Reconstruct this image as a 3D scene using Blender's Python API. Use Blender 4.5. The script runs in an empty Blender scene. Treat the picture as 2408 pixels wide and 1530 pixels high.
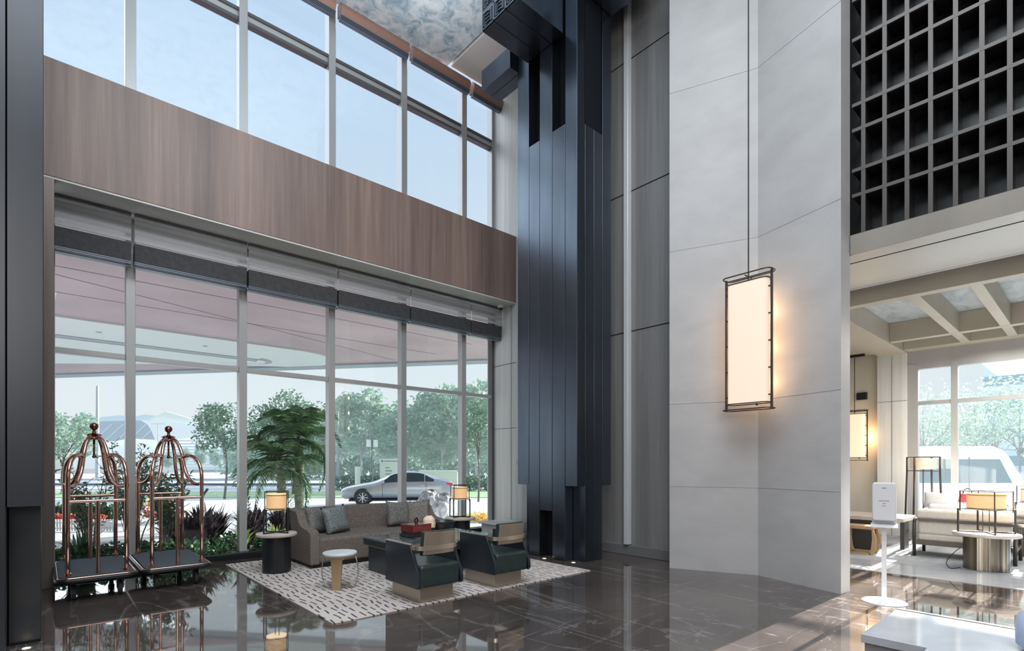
import bpy, bmesh, math, random
from mathutils import Vector, Matrix
random.seed(7)
S = bpy.context.scene
COL = S.collection
PI = math.pi
CZ = 1.45                                   # eye height
F = (0.664, 0.748); R = (0.748, -0.664)     # view directions on the ground

def G(u, d):
    """ground position seen in photo column u at distance d (plain layout arithmetic)"""
    l = d * (u - 1204) / 1241
    return (F[0]*d + R[0]*l, F[1]*d + R[1]*l)

# ------------------------------------------------------------------ materials
M = {}
def mat(name, col=(.5, .5, .5), rough=.5, metal=0., emit=None, es=0., spec=None, ior=None, coat=0., sub=0.):
    m = bpy.data.materials.new(name); m.use_nodes = True
    b = m.node_tree.nodes['Principled BSDF']
    b.inputs['Base Color'].default_value = (*col, 1)
    b.inputs['Roughness'].default_value = rough
    b.inputs['Metallic'].default_value = metal
    if emit: b.inputs['Emission Color'].default_value = (*emit, 1); b.inputs['Emission Strength'].default_value = es
    if ior: b.inputs['IOR'].default_value = ior
    if coat: b.inputs['Coat Weight'].default_value = coat
    M[name] = m
    return m
def nd(m, t, **kw):
    n = m.node_tree.nodes.new(t)
    for k, v in kw.items():
        if k.startswith('i_'): n.inputs[k[2:].replace('_', ' ')].default_value = v
        else: setattr(n, k, v)
    return n
def lk(m, a, b): m.node_tree.links.new(a, b)
def bsdf(m): return m.node_tree.nodes['Principled BSDF']
def coords(m, scale=(1, 1, 1), rot=(0, 0, 0)):
    tc = nd(m, 'ShaderNodeTexCoord'); mp = nd(m, 'ShaderNodeMapping')
    mp.inputs['Scale'].default_value = scale; mp.inputs['Rotation'].default_value = rot
    lk(m, tc.outputs['Object'], mp.inputs['Vector'])
    return mp.outputs['Vector']
def ramp(m, src, stops, interp='LINEAR'):
    r = nd(m, 'ShaderNodeValToRGB'); r.color_ramp.interpolation = interp
    e = r.color_ramp.elements
    while len(e) < len(stops): e.new(.5)
    for el, (p, c) in zip(e, stops): el.position = p; el.color = (*c, 1)
    lk(m, src, r.inputs['Fac'])
    return r.outputs['Color']
def noisy(name, stops, scale=(1, 1, 1), ns=5., detail=6., rough=.5, metal=0., bump=0., dist=0., rr=.5, ior=None, coat=0.):
    m = mat(name, stops[0][1], rough, metal, ior=ior, coat=coat)
    v = coords(m, scale)
    n = nd(m, 'ShaderNodeTexNoise', i_Scale=ns, i_Detail=detail, i_Distortion=dist, i_Roughness=rr)
    lk(m, v, n.inputs['Vector'])
    lk(m, ramp(m, n.outputs['Fac'], stops), bsdf(m).inputs['Base Color'])
    if bump:
        b = nd(m, 'ShaderNodeBump', i_Strength=bump, i_Distance=.01)
        lk(m, n.outputs['Fac'], b.inputs['Height']); lk(m, b.outputs['Normal'], bsdf(m).inputs['Normal'])
    return m

# vertical-grain veneer / stone with panels of slightly different tone
def veneer(name, a, b_, c, rough=.4, gs=9., panel=.45, metal=0.):
    m = mat(name, a, rough, metal)
    v = coords(m, (1, 1, .03))
    n = nd(m, 'ShaderNodeTexNoise', i_Scale=gs, i_Detail=8., i_Roughness=.65)
    lk(m, v, n.inputs['Vector'])
    col = ramp(m, n.outputs['Fac'], [(.3, a), (.55, b_), (.75, c)])
    v2 = coords(m, (1, 1, .004))
    n2 = nd(m, 'ShaderNodeTexNoise', i_Scale=1.6, i_Detail=2.)
    lk(m, v2, n2.inputs['Vector'])
    r2 = ramp(m, n2.outputs['Fac'], [(.35, (.68, .68, .7)), (.65, (1.15, 1.12, 1.1))])
    mx = nd(m, 'ShaderNodeMix', data_type='RGBA', blend_type='MULTIPLY'); mx.inputs[0].default_value = 1
    lk(m, col, mx.inputs[6]); lk(m, r2, mx.inputs[7]); lk(m, mx.outputs[2], bsdf(m).inputs['Base Color'])
    return m

veneer('wood_band', (.20, .135, .115), (.275, .195, .165), (.36, .265, .225), .42, 14.)
veneer('grey_veneer', (.19, .19, .19), (.235, .235, .235), (.285, .285, .28), .38, 14.)
veneer('pale_veneer', (.55, .57, .57), (.66, .68, .67), (.74, .75, .74), .45, 12.)
veneer('jamb_bronze', (.16, .13, .12), (.22, .18, .16), (.28, .23, .2), .35, 8., metal=.3)
noisy('stone', [(.3, (.36, .352, .355)), (.55, (.40, .392, .395)), (.8, (.435, .428, .43))], (1, 1, 2.0), 1.6, 9., .5, dist=.4, rr=.6)
noisy('beige_wall', [(.3, (.50, .47, .40)), (.7, (.60, .57, .50))], (1, 1, .4), 2., 5., .5)
noisy('soffit', [(.3, (.70, .70, .67)), (.7, (.78, .78, .75))], (1, 1, 1), .6, 2., .35)
noisy('beam_beige', [(.3, (.44, .40, .32)), (.7, (.50, .46, .38))], (1, 1, 1), 1.5, 3., .45)
noisy('cream', [(.3, (.70, .68, .64)), (.7, (.75, .73, .69))], (1, 1, 1), 1., 2., .6)
noisy('silver_leaf', [(.36, (.26, .38, .46)), (.45, (.46, .58, .65)), (.53, (.68, .77, .81)), (.65, (.84, .89, .90))], (1, 1, 1), 3.6, 10., .7, dist=.9, rr=.68)
noisy('silver_leaf_low', [(.30, (.30, .34, .37)), (.5, (.45, .50, .53)), (.75, (.62, .66, .68))], (1, 3, 1), 1.6, 9., .5, dist=1.0, rr=.62)
noisy('column_metal', [(.25, (.085, .10, .125)), (.6, (.14, .165, .205)), (.85, (.20, .23, .28))], (1, 1, .18), 1.4, 4., .27, metal=.96)
mat('column_core', (.010, .012, .016), .9); bsdf(M['column_core']).inputs['Specular IOR Level'].default_value = .1
noisy('column_left_shaded', [(.3, (.035, .038, .044)), (.7, (.055, .06, .068))], (1, 1, .18), 1.4, 4., .32, metal=.6)  # darker copy of the column metal, shade put into the colour
mat('lattice_shaded', (.022, .021, .023), .3, .1)  # darker than the bars: shade inside the screen put into the colour
mat('lattice_front', (.066, .058, .054), .4, .2)
mat('lattice_back', (.014, .017, .02), .35)
noisy('mullion', [(.3, (.42, .42, .42)), (.7, (.48, .48, .475))], (1, 1, .1), 2., 2., .38, metal=.35)
mat('mullion_dark', (.12, .12, .125), .4, .4)
mat('black_sill', (.015, .016, .018), .115)
mat('bronze', (.45, .38, .31), .32, .8)
mat('brass_plate', (.60, .50, .40), .28, .9)
mat('brass_leg', (.50, .36, .22), .42, .75)
mat('rose_gold', (.62, .37, .29), .13, 1.)
mat('rose_gold_dark', (.22, .10, .085), .2, 1.)
mat('black_metal', (.02, .02, .022), .35, .5)
mat('dark_frame', (.075, .065, .058), .35, .6)
mat('rubber', (.02, .02, .02), .6)
noisy('cart_carpet', [(.3, (.045, .06, .075)), (.7, (.085, .105, .125))], (1, 1, 1), 60., 3., .9)
noisy('leather', [(.3, (.014, .026, .025)), (.7, (.024, .040, .038))], (1, 1, 1), 14., 4., .34, bump=.05)
noisy('leather_side', [(.3, (.008, .013, .020)), (.7, (.014, .022, .032))], (1, 1, 1), 14., 4., .3)
noisy('leather_navy', [(.3, (.014, .024, .03)), (.7, (.024, .036, .044))], (1, 1, 1), 14., 4., .32)
noisy('beam_front_shaded', [(.3, (.20, .18, .155)), (.7, (.26, .235, .205))], (1, 1, .3), 1.5, 4., .35)  # darker copy for the beam front, its shade put into the colour
noisy('beam_underside_lit', [(.3, (.60, .60, .55)), (.7, (.68, .68, .64))], (1, 1, 1), .8, 2., .3)  # lighter copy for the beam underside, bounced light put into the colour
noisy('sofa_fabric', [(.35, (.070, .058, .050)), (.5, (.14, .118, .104)), (.65, (.225, .195, .175))], (1, 1, 1), 95., 3., .9, bump=.35)
noisy('pillow_fabric', [(.35, (.085, .085, .08)), (.5, (.15, .15, .142)), (.65, (.23, .23, .215))], (1, 1, 1), 75., 2., .7, bump=.3)
noisy('pillow_brown', [(.35, (.10, .088, .078)), (.5, (.19, .17, .152)), (.65, (.28, .255, .23))], (1, 1, 1), 55., 2., .8, bump=.3)
noisy('pillow_blue', [(.35, (.09, .105, .11)), (.5, (.16, .18, .185)), (.65, (.25, .27, .275))], (1, 1, 1), 60., 2., .5, bump=.3)
noisy('cream_fabric', [(.3, (.58, .56, .52)), (.7, (.66, .64, .6))], (1, 1, 1), 40., 3., .85)
noisy('white_fabric', [(.3, (.66, .67, .69)), (.7, (.74, .75, .77))], (1, 1, 1), 40., 3., .85)
mat('stool_white', (.62, .66, .70), .25)
noisy('table_stone', [(.3, (.46, .40, .35)), (.7, (.58, .52, .47))], (1, 1, 1), 6., 5., .3)
noisy('dark_drum', [(.3, (.012, .013, .016)), (.7, (.03, .032, .038))], (1, 1, .05), 12., 3., .35, metal=.3)
noisy('bronze_drum', [(.38, (.035, .04, .05)), (.5, (.16, .13, .095)), (.62, (.34, .31, .26))], (1, 1, .01), 9., 2., .28, metal=.75)
noisy('table_glass', [(.35, (.07, .09, .10)), (.6, (.16, .19, .20)), (.8, (.25, .27, .28))], (1, 1, 1), 3., 6., .06, coat=.6)
mat('table_wood_inlay', (.22, .14, .10), .08)
mat('red_lacquer', (.20, .028, .028), .16, coat=.5)
mat('box_black', (.018, .017, .017), .3)
mat('candle', (.74, .60, .48), .6, emit=(1, .75, .5), es=.08)
mat('copper_leaf', (.55, .28, .18), .35, .6)
mat('white_paint', (.78, .78, .79), .3)
mat('dispenser', (.60, .60, .62), .4)
mat('ink', (.16, .16, .17), .6)
noisy('counter', [(.3, (.36, .37, .40)), (.5, (.42, .435, .47)), (.72, (.50, .52, .56))], (1, 1, 1), 1.6, 6., .10, dist=.8)
mat('counter_side', (.22, .215, .24), .35)
mat('vase_blue', (.42, .50, .66), .4)
noisy('light_wood', [(.3, (.34, .21, .11)), (.7, (.47, .31, .17))], (6, 1, 1), 4., 4., .4)
mat('red_bag', (.40, .04, .05), .5)
mat('sconce_shade', (.35, .30, .26), .8, emit=(1.0, .78, .60), es=.74)
mat('sconce_shade_dim', (.82, .68, .55), .8, emit=(1.0, .66, .42), es=.62)
mat('lamp_shade', (.72, .50, .28), .8, emit=(1.0, .56, .24), es=.45)
mat('lamp_shade_pale', (.75, .62, .50), .8, emit=(1.0, .65, .42), es=.22)
mat('lamp_white', (.9, .8, .7), .6, emit=(1, .78, .52), es=2.2)
mat('uplight', (.9, .8, .6), .4, emit=(1, .72, .4), es=9.)
mat('trim_white', (.72, .74, .76), .25, .3)
mat('plinth_grey', (.15, .15, .155), .3)
noisy('shade_fabric', [(.3, (.040, .040, .044)), (.7, (.066, .064, .068))], (1, 1, 1), 18., 4., .7)
mat('copper_valance', (.30, .165, .125), .5, .1)
mat('shade_rib', (.16, .19, .23), .35, .4)
mat('cctv_white', (.75, .75, .75), .3)
mat('cctv_black', (.02, .02, .02), .1)
# outdoors (hazy distance is put into the pale base colours)
noisy('canopy', [(.35, (.33, .235, .26)), (.65, (.42, .32, .345))], (1, 1, 1), .35, 4., .55)
mat('canopy_seam', (.20, .12, .14), .6)
mat('canopy_white', (.58, .61, .61), .5)
mat('canopy_grey', (.27, .30, .33), .5)
noisy('asphalt', [(.3, (.50, .54, .57)), (.7, (.62, .65, .68))], (1, 1, 1), .5, 6., .8)
noisy('paving', [(.3, (.60, .62, .62)), (.7, (.72, .73, .73))], (1, 1, 1), 1.5, 6., .7)
noisy('grass', [(.3, (.16, .30, .10)), (.7, (.34, .50, .22))], (1, 1, 1), 3., 8., .9)
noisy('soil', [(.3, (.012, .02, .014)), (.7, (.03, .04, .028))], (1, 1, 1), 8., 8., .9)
noisy('rock', [(.36, (.13, .14, .15)), (.47, (.36, .38, .40)), (.56, (.62, .64, .65))], (1.6, 1.6, .7), 4.5, 12., .85, bump=.4, dist=.5, rr=.75)
def leafmat(name, stops, tr=.25):
    m = noisy(name, stops, (1, 1, 1), 2.5, 5., .5)
    b = bsdf(m); out = m.node_tree.nodes['Material Output']
    t = nd(m, 'ShaderNodeBsdfTranslucent'); t.inputs['Color'].default_value = (*stops[-1][1], 1)
    mx = nd(m, 'ShaderNodeMixShader'); mx.inputs[0].default_value = tr
    lk(m, b.outputs[0], mx.inputs[1]); lk(m, t.outputs[0], mx.inputs[2]); lk(m, mx.outputs[0], out.inputs[0])
    return m
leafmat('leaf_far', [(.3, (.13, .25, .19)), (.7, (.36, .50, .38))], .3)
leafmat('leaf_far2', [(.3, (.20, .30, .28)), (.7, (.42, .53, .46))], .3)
leafmat('leaf_haze', [(.3, (.34, .45, .36)), (.7, (.55, .66, .55))], .3)  # paled further so the lounge trees look hazy
leafmat('leaf_mid', [(.3, (.05, .12, .09)), (.7, (.16, .28, .18))], .3)
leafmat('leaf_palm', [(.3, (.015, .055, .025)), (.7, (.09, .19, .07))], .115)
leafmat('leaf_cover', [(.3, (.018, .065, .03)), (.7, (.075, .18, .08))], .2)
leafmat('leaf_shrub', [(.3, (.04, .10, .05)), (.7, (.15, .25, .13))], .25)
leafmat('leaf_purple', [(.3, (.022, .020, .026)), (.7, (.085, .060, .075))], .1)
leafmat('leaf_lime', [(.3, (.10, .22, .05)), (.7, (.40, .55, .18))], .3)
leafmat('flower_red', [(.3, (.55, .07, .06)), (.7, (.85, .25, .18))], .2)
leafmat('flower_yellow', [(.3, (.75, .35, .06)), (.7, (.9, .65, .2))], .2)
noisy('bark', [(.3, (.12, .11, .10)), (.7, (.26, .25, .23))], (1, 1, .3), 10., 6., .9, bump=.4)
noisy('bark_pale', [(.3, (.25, .27, .26)), (.7, (.42, .44, .42))], (1, 1, .3), 8., 6., .9)
noisy('palm_bark', [(.3, (.05, .06, .045)), (.7, (.20, .22, .15))], (1, 1, 2.2), 9., 6., .9, bump=.6)
mat('car_paint', (.46, .48, .51), .25, .4, coat=.5)
mat('car_glass', (.07, .09, .10), .06)
mat('car_black', (.03, .03, .035), .5)
mat('car_rim', (.72, .74, .76), .25, .5)
mat('tail_light', (.60, .03, .06), .2, emit=(1, .05, .1), es=.15)
mat('headlight', (.75, .78, .8), .1)
mat('van_white', (.80, .82, .83), .3, coat=.3)
mat('van_glass', (.24, .31, .34), .08)
mat('roof_grey', (.40, .48, .54), .6)
mat('roof_white', (.80, .83, .84), .6)
mat('roof_olive', (.62, .66, .60), .7)
mat('hall_louvre', (.56, .64, .68), .6)
mat('far_glass', (.26, .38, .40), .3)
mat('pole_pale', (.42, .46, .50), .4, .2)
mat('pole_dark', (.10, .12, .13), .5)
mat('sign_white', (.80, .80, .78), .5)
mat('sign_ink', (.30, .24, .24), .6)
mat('barrier_dark', (.14, .18, .20), .6)
mat('barrier_pale', (.60, .65, .66), .6)
mat('tower', (.52, .60, .66), .6)

def haze_glow(names, k, c=(.66, .76, .82)):  # adds a faint glow to materials so far surfaces look hazy
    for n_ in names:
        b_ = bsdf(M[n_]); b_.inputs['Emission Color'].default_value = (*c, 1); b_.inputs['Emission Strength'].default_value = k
haze_glow(['leaf_far', 'bark_pale', 'grass'], .19)
haze_glow(['leaf_far2', 'leaf_haze'], .22)
haze_glow(['leaf_mid'], .05)
haze_glow(['asphalt', 'paving'], .115)
haze_glow(['roof_white', 'hall_louvre', 'tower', 'roof_olive', 'van_white'], .34)
haze_glow(['roof_grey', 'far_glass', 'van_glass'], .20)
haze_glow(['canopy', 'canopy_seam', 'canopy_grey', 'canopy_white'], .04, (.8, .74, .76))  # faint self-glow put into the canopy colours too
# floor: polished brown grey marble with pale veins and tile joints
def floor_mat():
    m = mat('marble_floor', (.1, .09, .085), .035, ior=3.0)
    v = coords(m)
    def noise(scale, d=8., dist=0., vec=v, rr=.55):
        n = nd(m, 'ShaderNodeTexNoise', i_Scale=scale, i_Detail=d, i_Distortion=dist, i_Roughness=rr); lk(m, vec, n.inputs['Vector']); return n.outputs['Fac']
    base = ramp(m, noise(.7, 8., .8), [(.3, (.048, .038, .034)), (.55, (.078, .063, .056)), (.75, (.12, .10, .088))])
    vv = coords(m, (1.5, .30, 1), (0, 0, .5))
    a = noise(.9, 8., 1.0, vv, .55)
    vein = ramp(m, a, [(.488, (0, 0, 0)), (.5, (.42, .42, .42)), (.512, (0, 0, 0))])
    a2 = noise(1.5, 8., .8, coords(m, (.3, 1.5, 1), (0, 0, -.6)), .55)
    vein2 = ramp(m, a2, [(.494, (0, 0, 0)), (.5, (.42, .42, .42)), (.506, (0, 0, 0))])
    add = nd(m, 'ShaderNodeMix', data_type='RGBA', blend_type='ADD'); add.inputs[0].default_value = 1
    lk(m, vein, add.inputs[6]); lk(m, vein2, add.inputs[7])
    mx = nd(m, 'ShaderNodeMix', data_type='RGBA'); lk(m, add.outputs[2], mx.inputs[0]); lk(m, base, mx.inputs[6]); mx.inputs[7].default_value = (.30, .275, .26, 1)
    br = nd(m, 'ShaderNodeTexBrick', i_Scale=1., i_Mortar_Size=.0022, i_Brick_Width=1.2, i_Row_Height=.8)
    br.offset = 0.; br.inputs['Color1'].default_value = (1, 1, 1, 1); br.inputs['Color2'].default_value = (.86, .86, .86, 1); br.inputs['Mortar'].default_value = (.35, .35, .35, 1)
    lk(m, v, br.inputs['Vector'])
    mu = nd(m, 'ShaderNodeMix', data_type='RGBA', blend_type='MULTIPLY'); mu.inputs[0].default_value = 1
    lk(m, mx.outputs[2], mu.inputs[6]); lk(m, br.outputs['Color'], mu.inputs[7])
    lk(m, mu.outputs[2], bsdf(m).inputs['Base Color'])
    return m
floor_mat()
def carpet_mat():
    m = noisy('lounge_carpet', [(.3, (.24, .27, .31)), (.5, (.31, .33, .36)), (.7, (.42, .43, .45))], (.5, 3, 1), 1.3, 6., .95)
carpet_mat()
def rug_mat():
    """pale rug with short dark dashes"""
    m = mat('rug_dashes', (.6, .5, .45), .95)
    v = coords(m)
    wn = nd(m, 'ShaderNodeTexNoise', i_Scale=1.6, i_Detail=2.); lk(m, v, wn.inputs['Vector'])
    wob = nd(m, 'ShaderNodeMix', data_type='RGBA', blend_type='LINEAR_LIGHT'); wob.inputs[0].default_value = .085
    lk(m, v, wob.inputs[6]); lk(m, wn.outputs['Color'], wob.inputs[7])
    br = nd(m, 'ShaderNodeTexBrick', i_Scale=1., i_Mortar_Size=.0, i_Brick_Width=.165, i_Row_Height=.062)
    br.offset = .43
    sep = nd(m, 'ShaderNodeSeparateXYZ'); lk(m, wob.outputs[2], sep.inputs[0])
    # cell coordinates
    def mth(op, a, b=None, c=None):
        n = nd(m, 'ShaderNodeMath', operation=op)
        for i, s in enumerate([a, b, c]):
            if s is None: continue
            if isinstance(s, (int, float)): n.inputs[i].default_value = s
            else: lk(m, s, n.inputs[i])
        return n.outputs[0]
    m.node_tree.nodes.remove(br)
    row = mth('DIVIDE', sep.outputs[0], .078)
    ri = mth('FLOOR', row); rf = mth('FRACT', row)
    wv = nd(m, 'ShaderNodeTexWhiteNoise', noise_dimensions='1D'); lk(m, ri, wv.inputs['W'])
    col = mth('ADD', mth('DIVIDE', sep.outputs[1], .205), mth('MULTIPLY', wv.outputs['Value'], 7.))
    cf = mth('FRACT', col); ci = mth('FLOOR', col)
    w2 = nd(m, 'ShaderNodeTexWhiteNoise', noise_dimensions='2D')
    cmb = nd(m, 'ShaderNodeCombineXYZ'); lk(m, ri, cmb.inputs[0]); lk(m, ci, cmb.inputs[1]); lk(m, cmb.outputs[0], w2.inputs['Vector'])
    jit = mth('MULTIPLY_ADD', w2.outputs['Value'], .5, .25)
    a = mth('LESS_THAN', mth('ABSOLUTE', mth('SUBTRACT', rf, jit)), .115)
    b = mth('LESS_THAN', mth('ABSOLUTE', mth('SUBTRACT', cf, .5)), .36)
    k = mth('MULTIPLY', a, b)
    k = mth('MULTIPLY', k, .95)
    mx = nd(m, 'ShaderNodeMix', data_type='RGBA'); lk(m, k, mx.inputs[0])
    n3 = nd(m, 'ShaderNodeTexNoise', i_Scale=1.1, i_Detail=3.); lk(m, v, n3.inputs['Vector'])
    lk(m, ramp(m, n3.outputs['Fac'], [(.35, (.46, .40, .37)), (.65, (.56, .50, .47))]), mx.inputs[6])
    mx.inputs[7].default_value = (.035, .038, .045, 1)
    lk(m, mx.outputs[2], bsdf(m).inputs['Base Color'])
rug_mat()
def glass_mat():
    m = bpy.data.materials.new('window_glass'); m.use_nodes = True; M['glass'] = m
    nt = m.node_tree; nt.nodes.clear()
    o = nt.nodes.new('ShaderNodeOutputMaterial'); t = nt.nodes.new('ShaderNodeBsdfTransparent'); g = nt.nodes.new('ShaderNodeBsdfGlossy')
    t.inputs[0].default_value = (.97, .985, .99, 1); g.inputs['Roughness'].default_value = .0
    lw = nt.nodes.new('ShaderNodeLayerWeight'); lw.inputs[0].default_value = .5
    pw = nt.nodes.new('ShaderNodeMath'); pw.operation = 'POWER'; pw.inputs[1].default_value = 5; nt.links.new(lw.outputs['Facing'], pw.inputs[0])
    fr = nt.nodes.new('ShaderNodeMath'); fr.operation = 'MULTIPLY_ADD'; fr.inputs[1].default_value = .9; fr.inputs[2].default_value = .035; nt.links.new(pw.outputs[0], fr.inputs[0])
    mx = nt.nodes.new('ShaderNodeMixShader')
    nt.links.new(fr.outputs[0], mx.inputs[0]); nt.links.new(t.outputs[0], mx.inputs[1]); nt.links.new(g.outputs[0], mx.inputs[2]); nt.links.new(mx.outputs[0], o.inputs[0])
    m2 = bpy.data.materials.new('frosted_light_streaks'); m2.use_nodes = True; M['frost'] = m2
    nt = m2.node_tree; b = nt.nodes['Principled BSDF']
    b.inputs['Base Color'].default_value = (.5, .52, .54, 1); b.inputs['Roughness'].default_value = .2
    o = nt.nodes['Material Output']
    t = nt.nodes.new('ShaderNodeBsdfTransparent'); mx = nt.nodes.new('ShaderNodeMixShader')
    tc = nt.nodes.new('ShaderNodeTexCoord'); sp = nt.nodes.new('ShaderNodeSeparateXYZ'); nt.links.new(tc.outputs['Object'], sp.inputs[0])
    mu = nt.nodes.new('ShaderNodeMath'); mu.operation = 'MULTIPLY'; mu.inputs[1].default_value = 52.; nt.links.new(sp.outputs[2], mu.inputs[0])  # wavy bands imitate bright streaks of light in the glass
    sn = nt.nodes.new('ShaderNodeMath'); sn.operation = 'SINE'; nt.links.new(mu.outputs[0], sn.inputs[0])
    ma = nt.nodes.new('ShaderNodeMath'); ma.operation = 'MULTIPLY_ADD'; ma.inputs[1].default_value = .3; ma.inputs[2].default_value = .4; nt.links.new(sn.outputs[0], ma.inputs[0])
    nt.links.new(ma.outputs[0], mx.inputs[0]); nt.links.new(b.outputs[0], mx.inputs[1]); nt.links.new(t.outputs[0], mx.inputs[2]); nt.links.new(mx.outputs[0], o.inputs[0])
glass_mat()

# ------------------------------------------------------------------ mesh helpers
class MB:
    def __init__(s): s.b = bmesh.new()
    def box(s, x0, x1, y0, y1, z0, z1, rz=0, piv=None):
        vs = [s.b.verts.new((x, y, z)) for x in (x0, x1) for y in (y0, y1) for z in (z0, z1)]
        for f in ((0, 1, 3, 2), (4, 6, 7, 5), (0, 4, 5, 1), (2, 3, 7, 6), (0, 2, 6, 4), (1, 5, 7, 3)): s.b.faces.new([vs[i] for i in f])
        if rz:
            p = Vector(piv if piv else ((x0+x1)/2, (y0+y1)/2, 0))
            bmesh.ops.rotate(s.b, verts=vs, cent=p, matrix=Matrix.Rotation(rz, 3, 'Z'))
        return s
    def prism(s, pts, z0, z1):
        lo = [s.b.verts.new((x, y, z0)) for x, y in pts]; hi = [s.b.verts.new((x, y, z1)) for x, y in pts]
        n = len(pts)
        for i in range(n): s.b.faces.new((lo[i], lo[(i+1) % n], hi[(i+1) % n], hi[i]))
        s.b.faces.new(lo[::-1]); s.b.faces.new(hi)
        return s
    def prism_x(s, pts, x0, x1):           # pts are (y,z)
        lo = [s.b.verts.new((x0, y, z)) for y, z in pts]; hi = [s.b.verts.new((x1, y, z)) for y, z in pts]
        n = len(pts)
        for i in range(n): s.b.faces.new((lo[i], lo[(i+1) % n], hi[(i+1) % n], hi[i]))
        s.b.faces.new(lo[::-1]); s.b.faces.new(hi)
        return s
    def prism_y(s, pts, y0, y1):           # pts are (x,z)
        lo = [s.b.verts.new((x, y0, z)) for x, z in pts]; hi = [s.b.verts.new((x, y1, z)) for x, z in pts]
        n = len(pts)
        for i in range(n): s.b.faces.new((lo[i], lo[(i+1) % n], hi[(i+1) % n], hi[i]))
        s.b.faces.new(lo[::-1]); s.b.faces.new(hi)
        return s
    def lathe(s, prof, c=(0, 0), n=32, axis='z', cz=0, cap=True):
        rings = []
        for r, z in prof:
            ring = []
            for i in range(n):
                a = 2*PI*i/n
                if axis == 'z': co = (c[0]+r*math.cos(a), c[1]+r*math.sin(a), z)
                elif axis == 'y': co = (c[0]+r*math.cos(a), c[1]+z, cz+r*math.sin(a))
                else: co = (c[0]+z, c[1]+r*math.cos(a), cz+r*math.sin(a))
                ring.append(s.b.verts.new(co))
            rings.append(ring)
        for a, b in zip(rings, rings[1:]):
            for i in range(n): s.b.faces.new((a[i], a[(i+1) % n], b[(i+1) % n], b[i]))
        if cap:
            s.b.faces.new(rings[0][::-1]); s.b.faces.new(rings[-1])
        return s
    def cyl(s, x, y, z0, z1, r, n=16, r2=None): return s.lathe([(r, z0), (r if r2 is None else r2, z1)], (x, y), n)
    def tube(s, pts, r, n=10, closed=False, radii=None):
        pts = [Vector(p) for p in pts]; N = len(pts); rings = []; up = None
        for i, p in enumerate(pts):
            if closed: t = pts[(i+1) % N] - pts[i-1]
            else: t = pts[min(i+1, N-1)] - pts[max(i-1, 0)]
            if t.length < 1e-9: t = Vector((0, 0, 1))
            t.normalize()
            if up is None: up = Vector((0, 0, 1)) if abs(t.z) < .9 else Vector((1, 0, 0))
            sx = t.cross(up)
            if sx.length < 1e-4: sx = t.cross(Vector((1, 0.1, 0)))
            sx.normalize(); up = sx.cross(t).normalized()
            rr = radii[i] if radii else r
            rings.append([s.b.verts.new(p + sx*math.cos(2*PI*k/n)*rr + up*math.sin(2*PI*k/n)*rr) for k in range(n)])
        for i in range(N if closed else N-1):
            a, b = rings[i], rings[(i+1) % N]
            for k in range(n): s.b.faces.new((a[k], a[(k+1) % n], b[(k+1) % n], b[k]))
        if not closed: s.b.faces.new(rings[0][::-1]); s.b.faces.new(rings[-1])
        return s
    def bar(s, a, b, w, h=None):
        """square bar from a to b"""
        a, b = Vector(a), Vector(b); h = h or w
        t = (b-a).normalized(); up = Vector((0, 0, 1)) if abs(t.z) < .95 else Vector((0, 1, 0))
        sx = t.cross(up).normalized(); up = sx.cross(t).normalized()
        vs = []
        for p in (a, b):
            for dx, dy in ((-1, -1), (1, -1), (1, 1), (-1, 1)): vs.append(s.b.verts.new(p + sx*dx*w/2 + up*dy*h/2))
        for f in ((3, 2, 1, 0), (4, 5, 6, 7), (0, 1, 5, 4), (1, 2, 6, 5), (2, 3, 7, 6), (3, 0, 4, 7)): s.b.faces.new([vs[i] for i in f])
        return s
    def sphere(s, c, r, n=16, sc=(1, 1, 1)):
        m = Matrix.Translation(c) @ Matrix.Diagonal((*sc, 1))
        bmesh.ops.create_uvsphere(s.b, u_segments=n, v_segments=max(6, n//2), radius=r, matrix=m)
        return s
    def build(s, name, m, parent=None, smooth=None, bevel=0, seg=3, sub=0):
        bmesh.ops.recalc_face_normals(s.b, faces=s.b.faces)
        me = bpy.data.meshes.new(name); s.b.to_mesh(me); s.b.free()
        me.materials.append(M[m])
        o = bpy.data.objects.new(name, me); COL.objects.link(o)
        if parent: o.parent = parent
        if bevel:
            md = o.modifiers.new('Bevel', 'BEVEL'); md.width = bevel; md.segments = seg; md.limit_method = 'ANGLE'; md.angle_limit = math.radians(40)
            me.polygons.foreach_set('use_smooth', [True]*len(me.polygons))
            md.harden_normals = True
        if sub:
            md = o.modifiers.new('Sub', 'SUBSURF'); md.levels = md.render_levels = sub
        if smooth is True or sub:
            me.polygons.foreach_set('use_smooth', [True]*len(me.polygons))
        elif smooth:
            me.polygons.foreach_set('use_smooth', [True]*len(me.polygons))
            md = o.modifiers.new('Split', 'EDGE_SPLIT'); md.split_angle = math.radians(smooth)
        return o
def tag(o, label, cat, group=None, kind=None):
    o['label'] = label; o['category'] = cat
    if group: o['group'] = group
    if kind: o['kind'] = kind
    return o
def struct(o): o['kind'] = 'structure'; return o
def empty(name, loc, label, cat, group=None, rz=0):
    o = bpy.data.objects.new(name, None); COL.objects.link(o); o.location = loc; o.rotation_euler = (0, 0, rz)
    o.empty_display_size = .1
    return tag(o, label, cat, group)
def copy_tree(o, loc=None, rz=None, label=None, group=None, scale=None, parent=None):
    c = o.copy(); COL.objects.link(c)
    if parent: c.parent = parent
    if loc is not None: c.location = loc
    if rz is not None: c.rotation_euler = (0, 0, rz)
    if scale is not None: c.scale = scale
    if label: c['label'] = label
    if group: c['group'] = group
    for ch in list(o.children): copy_tree(ch, parent=c)
    return c
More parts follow.
